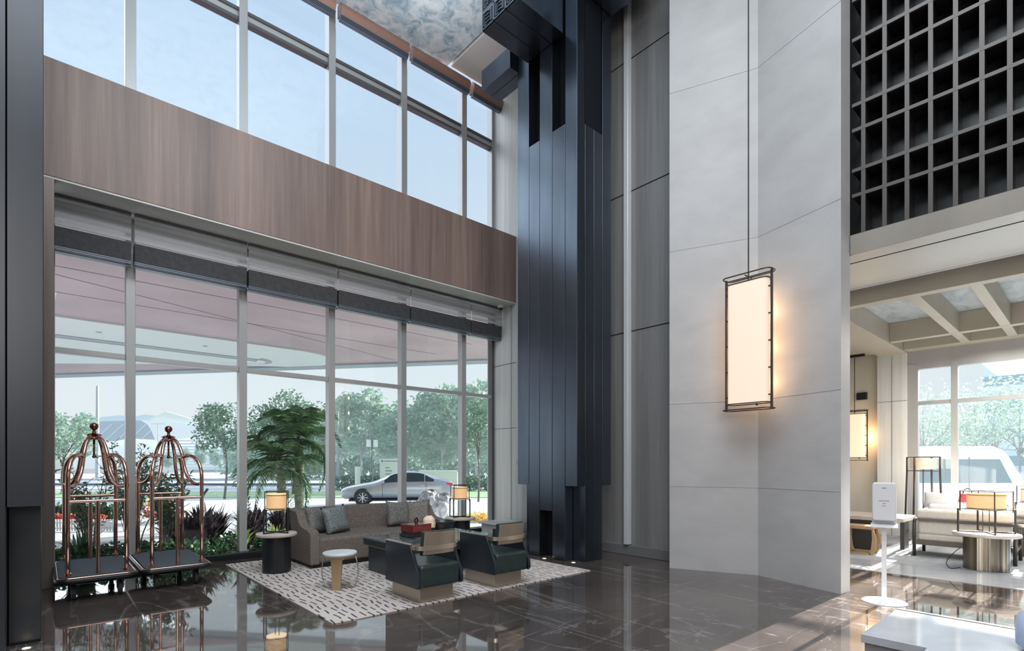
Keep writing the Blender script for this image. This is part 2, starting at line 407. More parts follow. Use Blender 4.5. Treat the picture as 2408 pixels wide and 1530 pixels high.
def arc(cx, cy, r, a0, a1, n): return [(cx+r*math.cos(math.radians(a0+(a1-a0)*i/n)), cy+r*math.sin(math.radians(a0+(a1-a0)*i/n))) for i in range(n+1)]
def rrect(x0, x1, y0, y1, r, n=5):
    return arc(x1-r, y1-r, r, 0, 90, n)+arc(x0+r, y1-r, r, 90, 180, n)+arc(x0+r, y0+r, r, 180, 270, n)+arc(x1-r, y0+r, r, 270, 360, n)
def spline(pts, n=8):
    """Catmull-Rom through pts"""
    P = [Vector(p) for p in pts]; P = [P[0]*2-P[1]]+P+[P[-1]*2-P[-2]]; out = []
    for i in range(1, len(P)-2):
        for k in range(n):
            t = k/n; a, b, c, d = P[i-1:i+3]
            out.append(.5*((2*b)+(c-a)*t+(2*a-5*b+4*c-d)*t*t+(3*b-a-3*c+d)*t**3))
    out.append(P[-2])
    return out

# ------------------------------------------------------------------ camera
cam = bpy.data.cameras.new('camera'); co = bpy.data.objects.new('camera', cam); COL.objects.link(co)
co.location = (0, 0, CZ); co.rotation_euler = (PI/2, 0, -math.atan2(F[0], F[1]))
cam.sensor_width = 36; cam.lens = 1241/2408*36; cam.shift_y = (1090-765)/2408; cam.clip_end = 2000; cam.clip_start = .05
S.camera = co

# ------------------------------------------------------------------ room shell
CEIL = 9.35; GY = 8.9
struct(MB().box(-6, 6.9, -6, 9.0, -.2, 0).box(6.9, 13.2, -6, 4.6, -.2, 0).box(6.9, 8.0, 4.6, 9.0, -.2, 0).build('floor', 'marble_floor'))
struct(MB().box(-6, 6.0, -6, 8.78, CEIL, CEIL+.3).build('ceiling', 'silver_leaf'))
struct(MB().box(6.04, 8, -6, 8.62, CEIL-.03, CEIL+.3).build('ceiling_side', 'cream'))
struct(MB().box(7.35, 7.6, 6.3, 9.1, 0, CEIL).build('wall_window_end', 'pale_veneer'))
struct(MB().box(7.0, 7.35, 4.06, 6.3, 0, CEIL-.04).build('wall_right', 'grey_veneer'))
b = MB()
for z in (3.56, 5.79, 7.9):
    b.box(6.994, 7.0, 4.06, 6.3, z-.006, z+.006)
struct(b.build('trim_1', 'column_core'))
b = MB()
for z in (2.2, 3.56): b.box(7.344, 7.35, 8.15, 8.88, z-.005, z+.005)
b.box(7.344, 7.35, 8.3, 8.306, .0, 4.78)
struct(b.build('trim_2', 'mullion_dark'))
struct(MB().box(6.94, 7.0, 4.06, 6.3, 0, .16).build('baseboard_right', 'plinth_grey', bevel=.008))
struct(MB().box(6.90, 7.0, 5.02, 5.10, .17, CEIL).build('trim_3', 'trim_white', bevel=.006))
# walls behind the camera
struct(MB().box(-6.2, 13.2, -6.2, -6, 0, CEIL).build('wall_behind', 'grey_veneer'))
struct(MB().box(-6.2, -6, -6, 9.0, 0, CEIL).build('wall_left', 'grey_veneer'))
# spandrel band between the two rows of windows
struct(MB().box(-6, 7.35, 8.15, 8.82, 4.80, 6.17).build('wall_spandrel', 'wood_band'))
struct(MB().box(-6, 7.35, 8.16, 9.0, 4.775, 4.80).build('ceiling_soffit', 'soffit'))
struct(MB().box(-6, 7.35, 8.82, 9.02, 4.80, 6.17).build('wall_spandrel_core', 'mullion_dark'))
struct(MB().box(-.25, .095, 8.15, 8.3, 0, 4.775).build('trim_jamb', 'jamb_bronze', bevel=.006))
struct(MB().box(-6, 7.35, 8.74, 9.0, 0, .10).build('trim_sill', 'black_sill', bevel=.01))
# window wall
MX = [-1.93, -.52, .89, 2.305, 3.71, 5.11, 6.52]
WF = struct(MB().box(-6, 7.35, 8.86, 9.0, 4.66, 4.775).build('window_1', 'mullion', bevel=.006))
for x in MX:
    MB().box(x-.055, x+.055, 8.84, 8.99, .10, 4.72).build('mullion', 'mullion', WF, bevel=.005)
MB().box(7.28, 7.35, 8.86, 8.99, .10, 4.7).build('mullion', 'mullion_dark', WF)
MB().box(.02, .11, 8.86, 8.99, .10, 4.7).build('mullion', 'mullion', WF)
xs = [-6]+MX+[7.35]
for a, c in zip(xs, xs[1:]):
    MB().box(a+.055, c-.055, 8.865, 8.975, 2.87, 2.94).build('transom', 'mullion', WF, bevel=.004)
    MB().box(a, c, 8.915, 8.925, .1, 4.72).build('pane', 'glass', WF)
WU = struct(MB().box(-6, 7.35, 8.86, 9.0, 6.15, 6.22).build('window_2', 'mullion'))
for x in MX:
    MB().box(x-.06, x+.06, 8.82, 8.99, 6.2, CEIL).build('mullion', 'mullion', WU, bevel=.005)
MB().box(7.28, 7.35, 8.86, 8.99, 6.2, CEIL).build('mullion', 'mullion', WU)
for a, c in zip(xs, xs[1:]):
    MB().box(a+.06, c-.06, 8.865, 8.975, 8.28, 8.33).build('transom', 'mullion_dark', WU)
    MB().box(a+.06, c-.06, 8.885, 8.97, 8.33, 8.43).build('transom', 'mullion', WU)
    MB().box(a+.06, c-.06, 8.865, 8.975, 8.43, 8.48).build('transom', 'mullion_dark', WU)
    MB().box(a, c, 8.915, 8.925, 6.2, CEIL).build('pane', 'glass', WU)
# roller shades, one per bay
bays = [(-.47, .84), (.94, 2.26), (2.35, 3.665), (3.755, 5.065), (5.155, 6.475), (6.565, 7.33)]
wh_lo = ['leftmost, above the first luggage cart', 'second bay from the left', 'above the palm tree', 'above the middle of the sofa', 'fifth bay, above the far table lamp', 'narrow one beside the pale end wall']
for i, (a, c) in enumerate(bays):
    a -= .035; c += .03 if i < 5 else 0
    a2 = max(a, .1) if i == 0 else a
    t = empty('roller_shade', ((a2+c)/2, 8.68, 4.08), 'dark grey rolled window shade under the soffit, ' + wh_lo[i], 'window shade', 'roller shades of the lower windows')
    h = (c-a2)/2
    MB().prism_x([(-.09, .06), (-.10, .30), (.04, .30), (.06, .06)], -h, h).build('fabric', 'shade_fabric', t, bevel=.008)
    MB().box(-h, h, -.085, -.055, .022, .038).box(-h, h, -.085, -.055, .046, .06).box(-h, h, -.05, .05, .0, .02).build('bottom_bar', 'shade_rib', t)
    MB().box(-h, h, -.10, -.09, .32, .66).build('streaked_strip', 'frost', t)
    MB().box(-h, h, -.11, -.03, .655, .69).build('head_rail', 'mullion_dark', t)
wh_up = ['leftmost high window', 'second high window from the left', 'third high window', 'fourth high window, above the palm', 'fifth high window', 'narrow one beside the pale end wall']
for i, (a, c) in enumerate(bays):
    t = empty('roller_shade', ((a+c)/2, 8.66, 8.97), 'copper coloured rolled shade at the ceiling, ' + wh_up[i], 'window shade', 'roller shades of the upper windows')
    h = (c-a)/2
    pr = [(-.06, .07)]+[(-.06-.06*math.sin(PI*k/6), .07+.22*k/6) for k in range(1, 6)]+[(-.06, .29), (.06, .29), (.06, .07)]
    MB().prism_x(pr, -h, h).build('valance', 'copper_valance', t, smooth=50)
    b = MB()
    for k in range(4): b.box(-h, h, -.09+.012*k, -.07+.03*k, .055-.018*k, .066-.018*k)
    b.build('bottom_bar', 'shade_rib', t)

# dark bracket column in the corner of the lobby
def column(x, y, label):
    t = empty('bracket_column', (x, y, 0), label, 'column')
    w = .80; d = 1.29; g = .004
    T = 9.34
    def plank(x0, x1, y0, y1, z0, z1, nm='plank'):
        return MB().box(x0+g, x1-g, y0+g, y1-g, z0, z1).build(nm, 'column_metal', t, bevel=.004, seg=1)
    MB().box(.20, .58, .25, 1.03, 0, T).build('core', 'column_core', t)
    ys = [0, .24, .506, .78, 1.02, 1.29]
    plank(0, .18, ys[0], ys[1], 1.12, T); plank(0, .2, ys[1], ys[2], 0, 6.5); plank(0, .2, ys[2], ys[3], .73, T)
    plank(0, .2, ys[3], ys[4], 0, 6.5); plank(0, .2, ys[4], ys[5], 1.12, T)
    plank(.18, .38, 0, .24, 0, 6.46); plank(.38, .58, 0, .24, 0, 6.46); plank(.58, .80, 0, .24, 1.12, T)
    plank(.58, .80, .24, .78, 0, T); plank(.58, .80, .78, 1.29, 1.12, T); plank(.2, .58, 1.03, 1.29, 0, T)
    return t, plank
ct, plank = column(5.79, 5.10, 'tall dark metal clad column with bracket arms beside the grey wall')
MB().box(.21, .57, .02, .25, 6.46, 9.3).build('core', 'column_core', ct)  # near-black infill, shade of a deep recess put into its colour
for k in range(3):
    plank(-.91, 0, .26+.263*k, .26+.263*(k+1), 7.85, 9.33, 'bracket_arm')
for k in range(2): plank(-.16+.21*k, -.16+.21*(k+1), 1.29, 2.04, 7.85, 8.20, 'bracket_arm')
plank(.80, .92, .25, .7, 7.42, 7.87, 'bracket_arm')
plank(0, .80, -.7, 0, 8.38, 9.33, 'bracket_arm')
# fret panel on the end of the arm that points into the room
b = MB(); X0 = -.925; W = .02
def ybar(y0, y1, z, th=.016): b.box(X0, X0+W, y0, y1, z-th/2, z+th/2)
def zbar(y, z0, z1, th=.016): b.box(X0, X0+W, y-th/2, y+th/2, z0, z1)
for i in range(3):
    for j in range(4):
        y0 = .26+.263*i+.012; y1 = y0+.24; z0 = 7.87+.27*j; z1 = z0+.245
        for yy in (y0, y1): zbar(yy, z0, z1, .02)
        for zz in (z0, z1): ybar(y0, y1, zz, .02)
        ym = (y0+y1)/2
        k = (i+j) % 3
        zbar(ym-.06 if k else ym, z0+.04, z1-.04)
        zbar(y0+.035, z0+.035, z1-.035); zbar(y1-.035, z0+.035, z1-.035)
        ybar(y0+.035, ym-.01, z1-.035); ybar(ym+.02, y1-.035, z0+.035)
        for q in range(3):
            zz = z0+.07+.05*q
            if k == 0: ybar(ym, y1-.035, zz)
            elif k == 1: ybar(y0+.06, ym+.02, zz)
            else: ybar(ym-.03, y1-.06, zz)
        if k == 1: zbar(ym+.05, z0+.06, z1-.06)
b.build('fret_panel', 'column_metal', ct)
MB().box(-.915, -.905, .26, 1.05, 7.86, 9.0).build('fret_backing', 'column_core', ct)

# twin column at the left edge of the picture
lt = empty('bracket_column', (-.9, 5.55, 0), 'near dark panelled column at the left edge of the lobby', 'column')
for nm, bx in (('plank', (.69, .90, 0, 1.2, 1.12, 9.34)), ('plank', (.45, .685, 0, 1.2, 0, 9.34)), ('plank', (.2, .445, 0, 1.2, 0, 9.34)), ('plank', (0, .195, 0, 1.2, 0, 9.34)), ('recessed_plank', (.69, .885, .24, 1.2, 0, 1.12))):
    MB().box(*bx).build(nm, 'column_left_shaded', lt, bevel=.005, seg=1)
MB().box(.70, .885, .245-.012, .245, .0, .02).build('shadow_gap', 'column_core', lt)  # solid dark strip stands in for the shade of the gap

# white stone pier with the folded face
pier = MB().prism([(6.52, 4.04), (6.95, 3.01), (6.63, 1.96), (6.87, 1.94), (7.3, 2.9), (7.3, 4.04)][::-1], 0, CEIL-.035).build('stone_pier', 'stone')
tag(pier, 'tall pale stone pier with an inward folded face and a lantern in front', 'pillar')
b = MB()
for z in (1.14, 2.28, 4.4, 6.6):
    for (x0, y0), (x1, y1) in (((6.52, 4.04), (6.95, 3.01)), ((6.95, 3.01), (6.63, 1.96))):
        MB().bar((x0-.0015, y0, z), (x1-.0015, y1, z), .004, .005).build('stone_joint', 'stone', pier)
b.b.free()

# ------------------------------------------------------------------ lattice screen and lounge beyond
LX = 6.87
lat = tag(bpy.data.objects.new('lattice_screen', None), 'dark open lattice screen high above the lounge opening', 'screen'); COL.objects.link(lat)
b = MB(); yv = [1.81-.2*k for k in range(0, 21)]
zs = [4.03]
while zs[-1] < 9.3: zs.append(zs[-1]+(.455 if len(zs) % 2 else .285))
for y in yv: b.box(LX, LX+.03, y-.02, y+.02, 4.03, 9.3)
b.build('upright_bars', 'lattice_front', lat)
b = MB()
for y in yv: b.box(LX+.03, LX+.30, y-.012, y+.012, 4.03, 9.3)
for z in zs: b.box(LX+.03, LX+.298, -2.2, 1.92, z-.012, z+.012)
b.build('deep_fins', 'lattice_shaded', lat)
b = MB()
for z in zs: b.box(LX-.002, LX+.028, -2.2, 1.92, z-.019, z+.019)
b.build('cross_bars', 'lattice_front', lat)
MB().box(LX+.30, LX+.33, -2.2, 2.3, 4.03, 9.3).build('backing', 'lattice_back', lat)
struct(MB().prism([(LX-.01, -6), (8.2, -6), (8.2, 3.0), (7.33, 3.0), (7.33, 2.87), (6.885, 1.925), (LX-.01, 1.925)], 3.82, 4.03).build('ceiling_beam', 'beam_underside_lit', bevel=.004, seg=1))
struct(MB().box(LX-.025, LX-.011, -6, 1.93, 3.815, 4.035).build('trim_7', 'beam_front_shaded'))  # thin slab added to give the beam front its shaded colour
struct(MB().box(7.15, 7.165, -6, 2.5, 3.816, 3.8205).build('trim_4', 'column_core'))
struct(MB().box(8.2, 8.26, -6, 3.1, 3.815, 3.95).build('trim_5', 'trim_white'))
struct(MB().box(8.2, 13.1, -6, 4.6, 4.0, 4.2).build('ceiling_lounge', 'silver_leaf_low'))
b = MB()
for x in (8.50, 11.5): b.box(x, x+.16, -6, 2.62, 3.66, 4.0)
for y in (1.64, 1.01, .38, -.25, -.88, -1.5): b.box(8.66, 12.6, y, y+.13, 3.665, 4.0)
b.box(8.26, 12.85, 2.62, 3.10, 3.64, 4.0).box(12.5, 12.85, -6, 2.62, 3.66, 4.0).box(8.27, 12.8, 3.10, 4.6, 3.70, 4.0)
cb = struct(b.build('ceiling_coffers', 'beam_beige', bevel=.006, seg=1))
struct(MB().box(12.95, 13.15, 2.6, 4.6, 0, 4.0).box(7.4, 13.0, 4.5, 4.7, 0, 4.0).build('wall_lounge_back', 'beige_wall'))
struct(MB().box(12.78, 12.95, 2.62, 3.12, 0, 3.66).build('wall_lounge_pilaster', 'pale_veneer'))
struct(MB().box(12.775, 12.78, 2.87, 2.875, 0, 3.6).box(12.775, 12.78, 2.62, 3.12, 2.7, 2.706).build('trim_6', 'mullion_dark'))
struct(MB().box(9.28, 12.8, -6, 4.5, .0, .012).build('floor_carpet', 'lounge_carpet'))
struct(MB().box(8.4, 9.28, -6, 4.5, .0, .006).build('floor_border', 'counter'))
W3 = struct(MB().box(12.82, 12.95, -6, 2.62, 3.3, 3.66).build('window_3', 'mullion'))
for y in (2.60, 2.50, 1.90, .72, -.46, -1.64, -2.8):
    MB().box(12.80, 12.93, y-.05, y+.05, .1, 3.4).build('mullion', 'mullion', W3)
MB().box(12.82, 12.91, -6, 2.62, 2.60, 2.67).build('transom', 'mullion', W3)
MB().box(12.82, 12.91, -6, 2.62, 0.01, .12).build('sill', 'mullion', W3)
MB().box(12.86, 12.87, -6, 2.62, .1, 3.4).build('pane', 'glass', W3)

# ------------------------------------------------------------------ lanterns (pendants)
def lantern(name, c, w, th, z0, z1, ztop, label, shade, rz=0):
    """w along y, th along x ; z0..z1 frame height"""
    t = empty(name, (c[0], c[1], z0), label, 'pendant lamp', None, rz)
    H = z1-z0; hw = w/2; ht = th/2; s = w/.54
    def ring(k, z, r): return [(x, y, z) for x, y in rrect(-ht*k, ht*k, -hw*k, hw*k, ht*k*.7, 5)]
    MB().tube(ring(1.2, H, 0), .009*s, 6, True).build('top_ring', 'dark_frame', t, smooth=True)
    MB().tube(ring(1.2, .012, 0), .009*s, 6, True).build('bottom_ring', 'dark_frame', t, smooth=True)
    MB().tube(ring(1.03, H-.10*s, 0), .008*s, 6, True).build('inner_ring', 'dark_frame', t, smooth=True)
    MB().tube(ring(1.03, .09*s, 0), .008*s, 6, True).build('inner_ring', 'dark_frame', t, smooth=True)
    for sy in (-1, 1):
        MB().box(-.022*s, .022*s, sy*hw*1.12-.008, sy*hw*1.12+.008, 0, H).build('upright', 'dark_frame', t)
        for k in range(5): MB().box(-.012*s, .012*s, min(sy*hw*.97, sy*hw*1.12), max(sy*hw*.97, sy*hw*1.12), H*.1+k*H*.195, H*.1+k*H*.195+.015).build('bracket', 'dark_frame', t)
    MB().prism(rrect(-ht, ht, -hw*.97, hw*.97, ht*.7, 5), .10*s, H-.11*s).build('shade', shade, t, smooth=40)
    MB().bar((-ht*1.1, 0, H-.02), (ht*1.1, 0, H-.02), .012).bar((0, -hw*1.1, H-.02), (0, hw*1.1, H-.02), .012).build('cross_bar', 'dark_frame', t)
    MB().cyl(0, 0, H-.10*s, ztop-z0, .009*s, 10).build('rod', 'rubber', t)
    MB().sphere((-ht*.3, -hw*.45, .07*s), .018*s, 10).build('switch_knob', 'dark_frame', t, smooth=True)
    return t
lantern('hanging_lantern', (6.52, 2.94), .50, .17, 2.11, 3.78, 9.33, 'large glowing rectangular lantern hung before the pale stone pier', 'sconce_shade')
l2 = lantern('hanging_lantern', (12.55, 3.46), .40, .16, 1.51, 2.55, 3.71, 'smaller glowing lantern hung by the beige wall of the lounge', 'sconce_shade_dim')
MB().box(-.03, .03, -.18, .18, 2.14, 2.19).build('ceiling_bar', 'black_metal', l2)
tag(MB().box(12.88, 12.95, 3.33, 3.52, 2.80, 2.95).build('wall_speaker', 'black_metal', bevel=.01), 'small black box speaker on the beige wall behind the lounge lantern', 'speaker')

# ------------------------------------------------------------------ luggage carts
def cart():
    t = empty('luggage_cart', (.44, 7.83, 0), 'copper toned luggage cart nearer the dark left column', 'luggage cart', 'copper luggage carts by the window')
    hx, hy = .25, .60
    MB().prism(rrect(-hx-.085, hx+.085, -hy-.075, hy+.075, .09, 6), .205, .25).build('platform', 'black_metal', t, smooth=40)
    MB().tube([(x, y, .228) for x, y in rrect(-hx-.09, hx+.09, -hy-.08, hy+.08, .09, 6)], .024, 8, True).build('bumper', 'black_metal', t, smooth=True)
    MB().tube([(x, y, .252) for x, y in rrect(-hx-.082, hx+.082, -hy-.072, hy+.072, .085, 6)], .009, 8, True).build('bumper_trim', 'rose_gold', t, smooth=True)
    MB().prism(rrect(-hx-.07, hx+.07, -hy-.06, hy+.06, .08, 6), .25, .268).build('deck_carpet', 'cart_carpet', t)
    r = .021
    for sx in (-1, 1):
        for sy in (-1, 1):
            C = lambda k, z: (sx*hx*k, sy*hy*k, z)
            MB().tube([C(1, .26), C(1, .8)]+spline([C(1, 1.22), C(.985, 1.36), C(.90, 1.47), C(.75, 1.535), C(.58, 1.55), C(.44, 1.53)], 6), r, 12).build('corner_post', 'rose_gold', t, smooth=True)
            MB().tube(spline([C(.0, 1.765), C(.14, 1.76), C(.29, 1.70), C(.40, 1.59), C(.45, 1.48), C(.52, 1.36), C(.66, 1.25), C(.82, 1.205), C(1, 1.21)], 6), r, 12).build('canopy_tube', 'rose_gold', t, smooth=True)
            MB().cyl(sx*hx, sy*hy, .262, .30, .03, 14).build('post_foot', 'rose_gold', t, smooth=40)
            MB().cyl(sx*hx, sy*hy, 1.19, 1.225, .0245, 14).build('collar', 'rose_gold', t, smooth=40)
            cs = empty('caster', (sx*hx*.8, sy*hy*.86, 0), '', ''); del cs['label']; del cs['category']
            cs.parent = t
            b = MB().box(-.03, .03, -.005, .005, .16, .206).cyl(0, 0, .188, .21, .035, 14)
            b.prism_x([(-.028, .07), (-.028, .19), (.028, .19), (.028, .07)], -.031, -.025).prism_x([(-.028, .07), (-.028, .19), (.028, .19), (.028, .07)], .025, .031)
            b.build('fork', 'black_metal', cs)
            MB().lathe([(.055, -.021), (.078, -.018), (.08, 0), (.078, .018), (.055, .021)], (0, 0), 20, 'x', .08).build('wheel', 'rubber', cs, smooth=40)
    for sy in (-1, 1):
        MB().tube([(-hx, sy*hy, 1.05), (hx, sy*hy, 1.05)], .018, 12).build('crossbar', 'rose_gold', t, smooth=40)
        MB().tube([(0, sy*hy, .26), (0, sy*hy, 1.05)], .019, 12).build('middle_post', 'rose_gold', t, smooth=40)
    MB().lathe([(.0, 1.725), (.075, 1.73), (.08, 1.745), (.06, 1.775), (.08, 1.785), (.055, 1.80), (.02, 1.81), (.014, 1.835), (.018, 1.845)], (0, 0), 24, cap=False).build('hub', 'rose_gold_dark', t, smooth=40)
    MB().sphere((0, 0, 1.885), .043, 20).build('finial', 'rose_gold_dark', t, smooth=True)
    MB().cyl(0, 0, 1.54, 1.73, .011, 10).sphere((0, 0, 1.535), .02, 10).tube([(0, 0, 1.56), (.03, -.02, 1.52), (.05, -.03, 1.54)], .006, 6).build('hook', 'rose_gold_dark', t, smooth=True)
    return t
c1 = cart()
copy_tree(c1, (1.18, 7.86, 0), label='copper toned luggage cart nearer the seating group')

# ------------------------------------------------------------------ rug and seating group
tag(MB().box(1.95, 5.53, 4.63, 8.38, .0, .012).build('area_rug', 'rug_dashes', bevel=.003), 'pale area rug with short dark dashes under the seating group', 'rug')
RZ = .012
def drum_table(loc, r, rt, h, m, label, grp, rz=0, lobes=10):
    t = empty('drum_side_table', loc, label, 'side table', grp, rz)
    pts = []
    N = 96
    for i in range(N):
        a = 2*PI*i/N; k = 1+(.035*abs(math.cos(a*lobes/2)) if lobes else 0)
        pts.append((r*k*math.cos(a), r*k*math.sin(a)))
    MB().prism(pts, 0, h-.045).build('drum_base', m, t, smooth=50)
    MB().lathe([(rt-.012, h-.045), (rt, h-.033), (rt, h-.01), (rt-.01, h)], (0, 0), 48).build('tabletop', 'table_stone', t, smooth=40)
    return t
drum_table((2.33, 7.36, RZ), .172, .255, .52, 'dark_drum', 'round side table with black drum base at the near end of the sofa', 'black drum side tables', lobes=4)
drum_table((5.38, 7.42, RZ), .175, .262, .52, 'dark_drum', 'round side table with dark drum base beyond the far end of the sofa', 'black drum side tables', lobes=4)
def cage_lamp(loc, w, h, rz, label, grp, shade='lamp_shade', frame='black_metal', scale=1.):
    """square cage lamp with a round fabric shade"""
    t = empty('table_lamp', loc, label, 'lamp', grp, rz)
    a = w/2; q = .0065
    zs = h*.62
    for sx in (-1, 1):
        for sy in (-1, 1):
            MB().bar((sx*a, sy*a, 0), (sx*a, sy*a, h*.57), .017).build('leg', frame, t)
            MB().bar((sx*a*.93, sy*a*.93, h*.5), (sx*a*.93, sy*a*.93, h), .010).build('upright', frame, t)
    def loop(k, z, th):
        b = MB(); e = a*k
        for p, r_ in (((-e, -e), (e, -e)), ((e, -e), (e, e)), ((e, e), (-e, e)), ((-e, e), (-e, -e))): b.bar((*p, z), (*r_, z), th)
        return b
    loop(.93, h-.005, .010).build('top_frame', frame, t)
    loop(.93, h*.565, .010).build('shade_frame', frame, t)
    MB().bar((-a, -a, .008), (a, a, .008), .014).bar((-a, a, .008), (a, -a, .008), .014).build('foot_cross', frame, t)
    MB().cyl(-.02, .03, .01, h*.6, .005, 8).cyl(.03, -.02, .01, h*.6, .005, 8).build('stem', frame, t)
    rs = a*(.90 if w < .3 else .955)
    MB().lathe([(rs, h*.57), (rs, h*.93)], (0, 0), 40, cap=False).build('lamp_shade', shade, t, smooth=True)
    MB().lathe([(rs*1.0, h*.55), (rs*.99, h*.6)], (0, 0), 40).build('diffuser', 'lamp_white' if shade == 'lamp_shade' else shade, t, smooth=40)
    for z in (h*.585, h*.9): MB().tube([(rs*1.01*math.cos(k*PI/20), rs*1.01*math.sin(k*PI/20), z) for k in range(40)], .004, 5, True).build('shade_ring', frame, t)
    return t
la = cage_lamp((2.33, 7.36, RZ+.52), .285, .555, math.radians(-22.3), 'black cage table lamp with glowing amber shade at the near end of the sofa', 'cage table lamps in the lobby')
copy_tree(la, (5.38, 7.42, RZ+.52), rz=math.radians(-22.3), label='black cage table lamp with amber shade beyond the far end of the sofa')

# sofa
sf = empty('sofa', (2.72, 7.20, RZ), 'long grey tweed sofa with sloping arms facing the coffee table', 'sofa')
LS = 2.28
MB().box(.05, LS-.05, .04, 1.02, 0, .06).build('plinth', 'black_metal', sf)
MB().box(.10, LS-.10, .02, .95, .05, .405).build('seat', 'sofa_fabric', sf, bevel=.05, seg=5)
def backshape():
    b = MB(); n = 24
    for i in range(n):
        pass
    xs_ = [LS*i/n for i in range(n+1)]
    yo = [.10*math.sin(PI*i/n)-.0 for i in range(n+1)]
    rows = []
    for x, y in zip(xs_, yo):
        rows.append([b.b.verts.new(c) for c in ((x, .80+y, .06), (x, .74+y, .40), (x, .86+y, .755), (x, .90+y, .77), (x, .97+y, .765), (x, .98+y, .06))])
    for r0, r1 in zip(rows, rows[1:]):
        for k in range(6): b.b.faces.new((r0[k], r0[(k+1) % 6], r1[(k+1) % 6], r1[k]))
    b.b.faces.new(rows[0][::-1]); b.b.faces.new(rows[-1])
    return b
backshape().build('backrest', 'sofa_fabric', sf, smooth=35)
ap = [(0, .05), (0, .46), (.03, .50), (.10, .52), (.32, .545), (.42, .58), (.48, .65), (.52, .72), (.60, .755), (.98, .77), (1.0, .75), (1.0, .05)]
MB().prism_x(ap, 0, .13).build('arm', 'sofa_fabric', sf, bevel=.03, seg=4)
MB().prism_x(ap, LS-.13, LS).build('arm', 'sofa_fabric', sf, bevel=.03, seg=4)
# pillows
def pillow(loc, rot, w, h, th, m, label, grp=None):
    b = MB(); n = 12; g = [[[None]*2 for _ in range(n+1)] for _ in range(n+1)]
    for i in range(n+1):
        for j in range(n+1):
            u = -1+2*i/n; v = -1+2*j/n
            k = (max(0, (1-u**4)*(1-v**4)))**.5
            px = u*w/2*(1-.07*(1-v*v)*1) ; pz = v*h/2*(1-.09*(1-u*u))
            if abs(u) > .95 and abs(v) > .95: px *= 1.04; pz *= 1.05
            for s_, sg in enumerate((-1, 1)):
                if k == 0 and s_: g[i][j][1] = g[i][j][0]
                else: g[i][j][s_] = b.b.verts.new((px, sg*th/2*k, pz))
    for i in range(n):
        for j in range(n):
            for s_ in (0, 1):
                q = [g[i][j][s_], g[i+1][j][s_], g[i+1][j+1][s_], g[i][j+1][s_]]
                if s_ == 0: q = q[::-1]
                if len(set(q)) >= 3:
                    try: b.b.faces.new(q)
                    except ValueError: pass
    o = b.build('throw_pillow', m, smooth=True)
    o.location = loc; o.rotation_euler = rot
    return tag(o, label, 'pillow', grp)
pillow((3.05, 7.82, RZ+.60), (math.radians(-14), math.radians(6), math.radians(28)), .42, .41, .16, 'pillow_fabric', 'grey throw pillow leaning in the near arm corner of the sofa', 'throw pillows on the sofa')
pillow((3.26, 7.64, RZ+.605), (math.radians(-16), math.radians(-5), math.radians(16)), .42, .42, .17, 'pillow_blue', 'blue grey throw pillow standing in front of the near corner pillow', 'throw pillows on the sofa')
pillow((4.42, 7.80, RZ+.61), (math.radians(-15), math.radians(3), math.radians(-2)), .46, .42, .15, 'pillow_fabric', 'finely patterned grey throw pillow toward the far end of the sofa', 'throw pillows on the sofa')
pillow((4.70, 7.66, RZ+.615), (math.radians(-14), math.radians(-3), math.radians(-30)), .40, .42, .15, 'pillow_brown', 'brown grey throw pillow tucked in the far arm corner of the sofa', 'throw pillows on the sofa')

# small stool
st = empty('accent_stool', (2.57, 5.90, RZ), 'small round white topped stool with one broad brass leg on the rug', 'stool')
MB().lathe([(.175, .385), (.192, .395), (.192, .412), (.185, .42)], (0, 0), 48).build('seat_top', 'stool_white', st, smooth=40)
MB().lathe([(.17, .372), (.178, .386)], (0, 0), 40).build('rim', 'brass_leg', st, smooth=40)
lo = math.radians(48.4)
def loc2(l, f): return (R[0]*l - F[0]*f, R[1]*l - F[1]*f)   # l right, f towards the viewer
b = MB()
rings = []
for z, w in ((0, .046), (.1, .052), (.25, .060), (.34, .066), (.375, .10)):
    rings.append([b.b.verts.new((*loc2(l, f), z)) for l, f in ((-w, .13), (w, .13), (w, .10), (-w, .10))])
for a_, c_ in zip(rings, rings[1:]):
    for k in range(4): b.b.faces.new((a_[k], a_[(k+1) % 4], c_[(k+1) % 4], c_[k]))
b.b.faces.new(rings[0][::-1]); b.b.faces.new(rings[-1])
b.build('broad_leg', 'brass_leg', st, bevel=.006)
P3 = [(*loc2(l, f), z) for l, f, z in ((-.175, 0, .385), (-.20, 0, .30), (-.212, 0, .2), (-.20, 0, .1), (-.165, -.02, .012), (.0, .02, .012), (.165, -.02, .012), (.20, 0, .1), (.212, 0, .2), (.20, 0, .30), (.175, 0, .385))]
MB().tube(P3, .006, 8).build('wire_leg', 'bronze', st, smooth=True)
P4 = [(*loc2(l, f), z) for l, f, z in ((-.165, -.02, .012), (-.05, -.11, .012), (.05, -.11, .012), (.165, -.02, .012))]
MB().tube(P4, .006, 8).build('wire_stretcher', 'bronze', st, smooth=True)

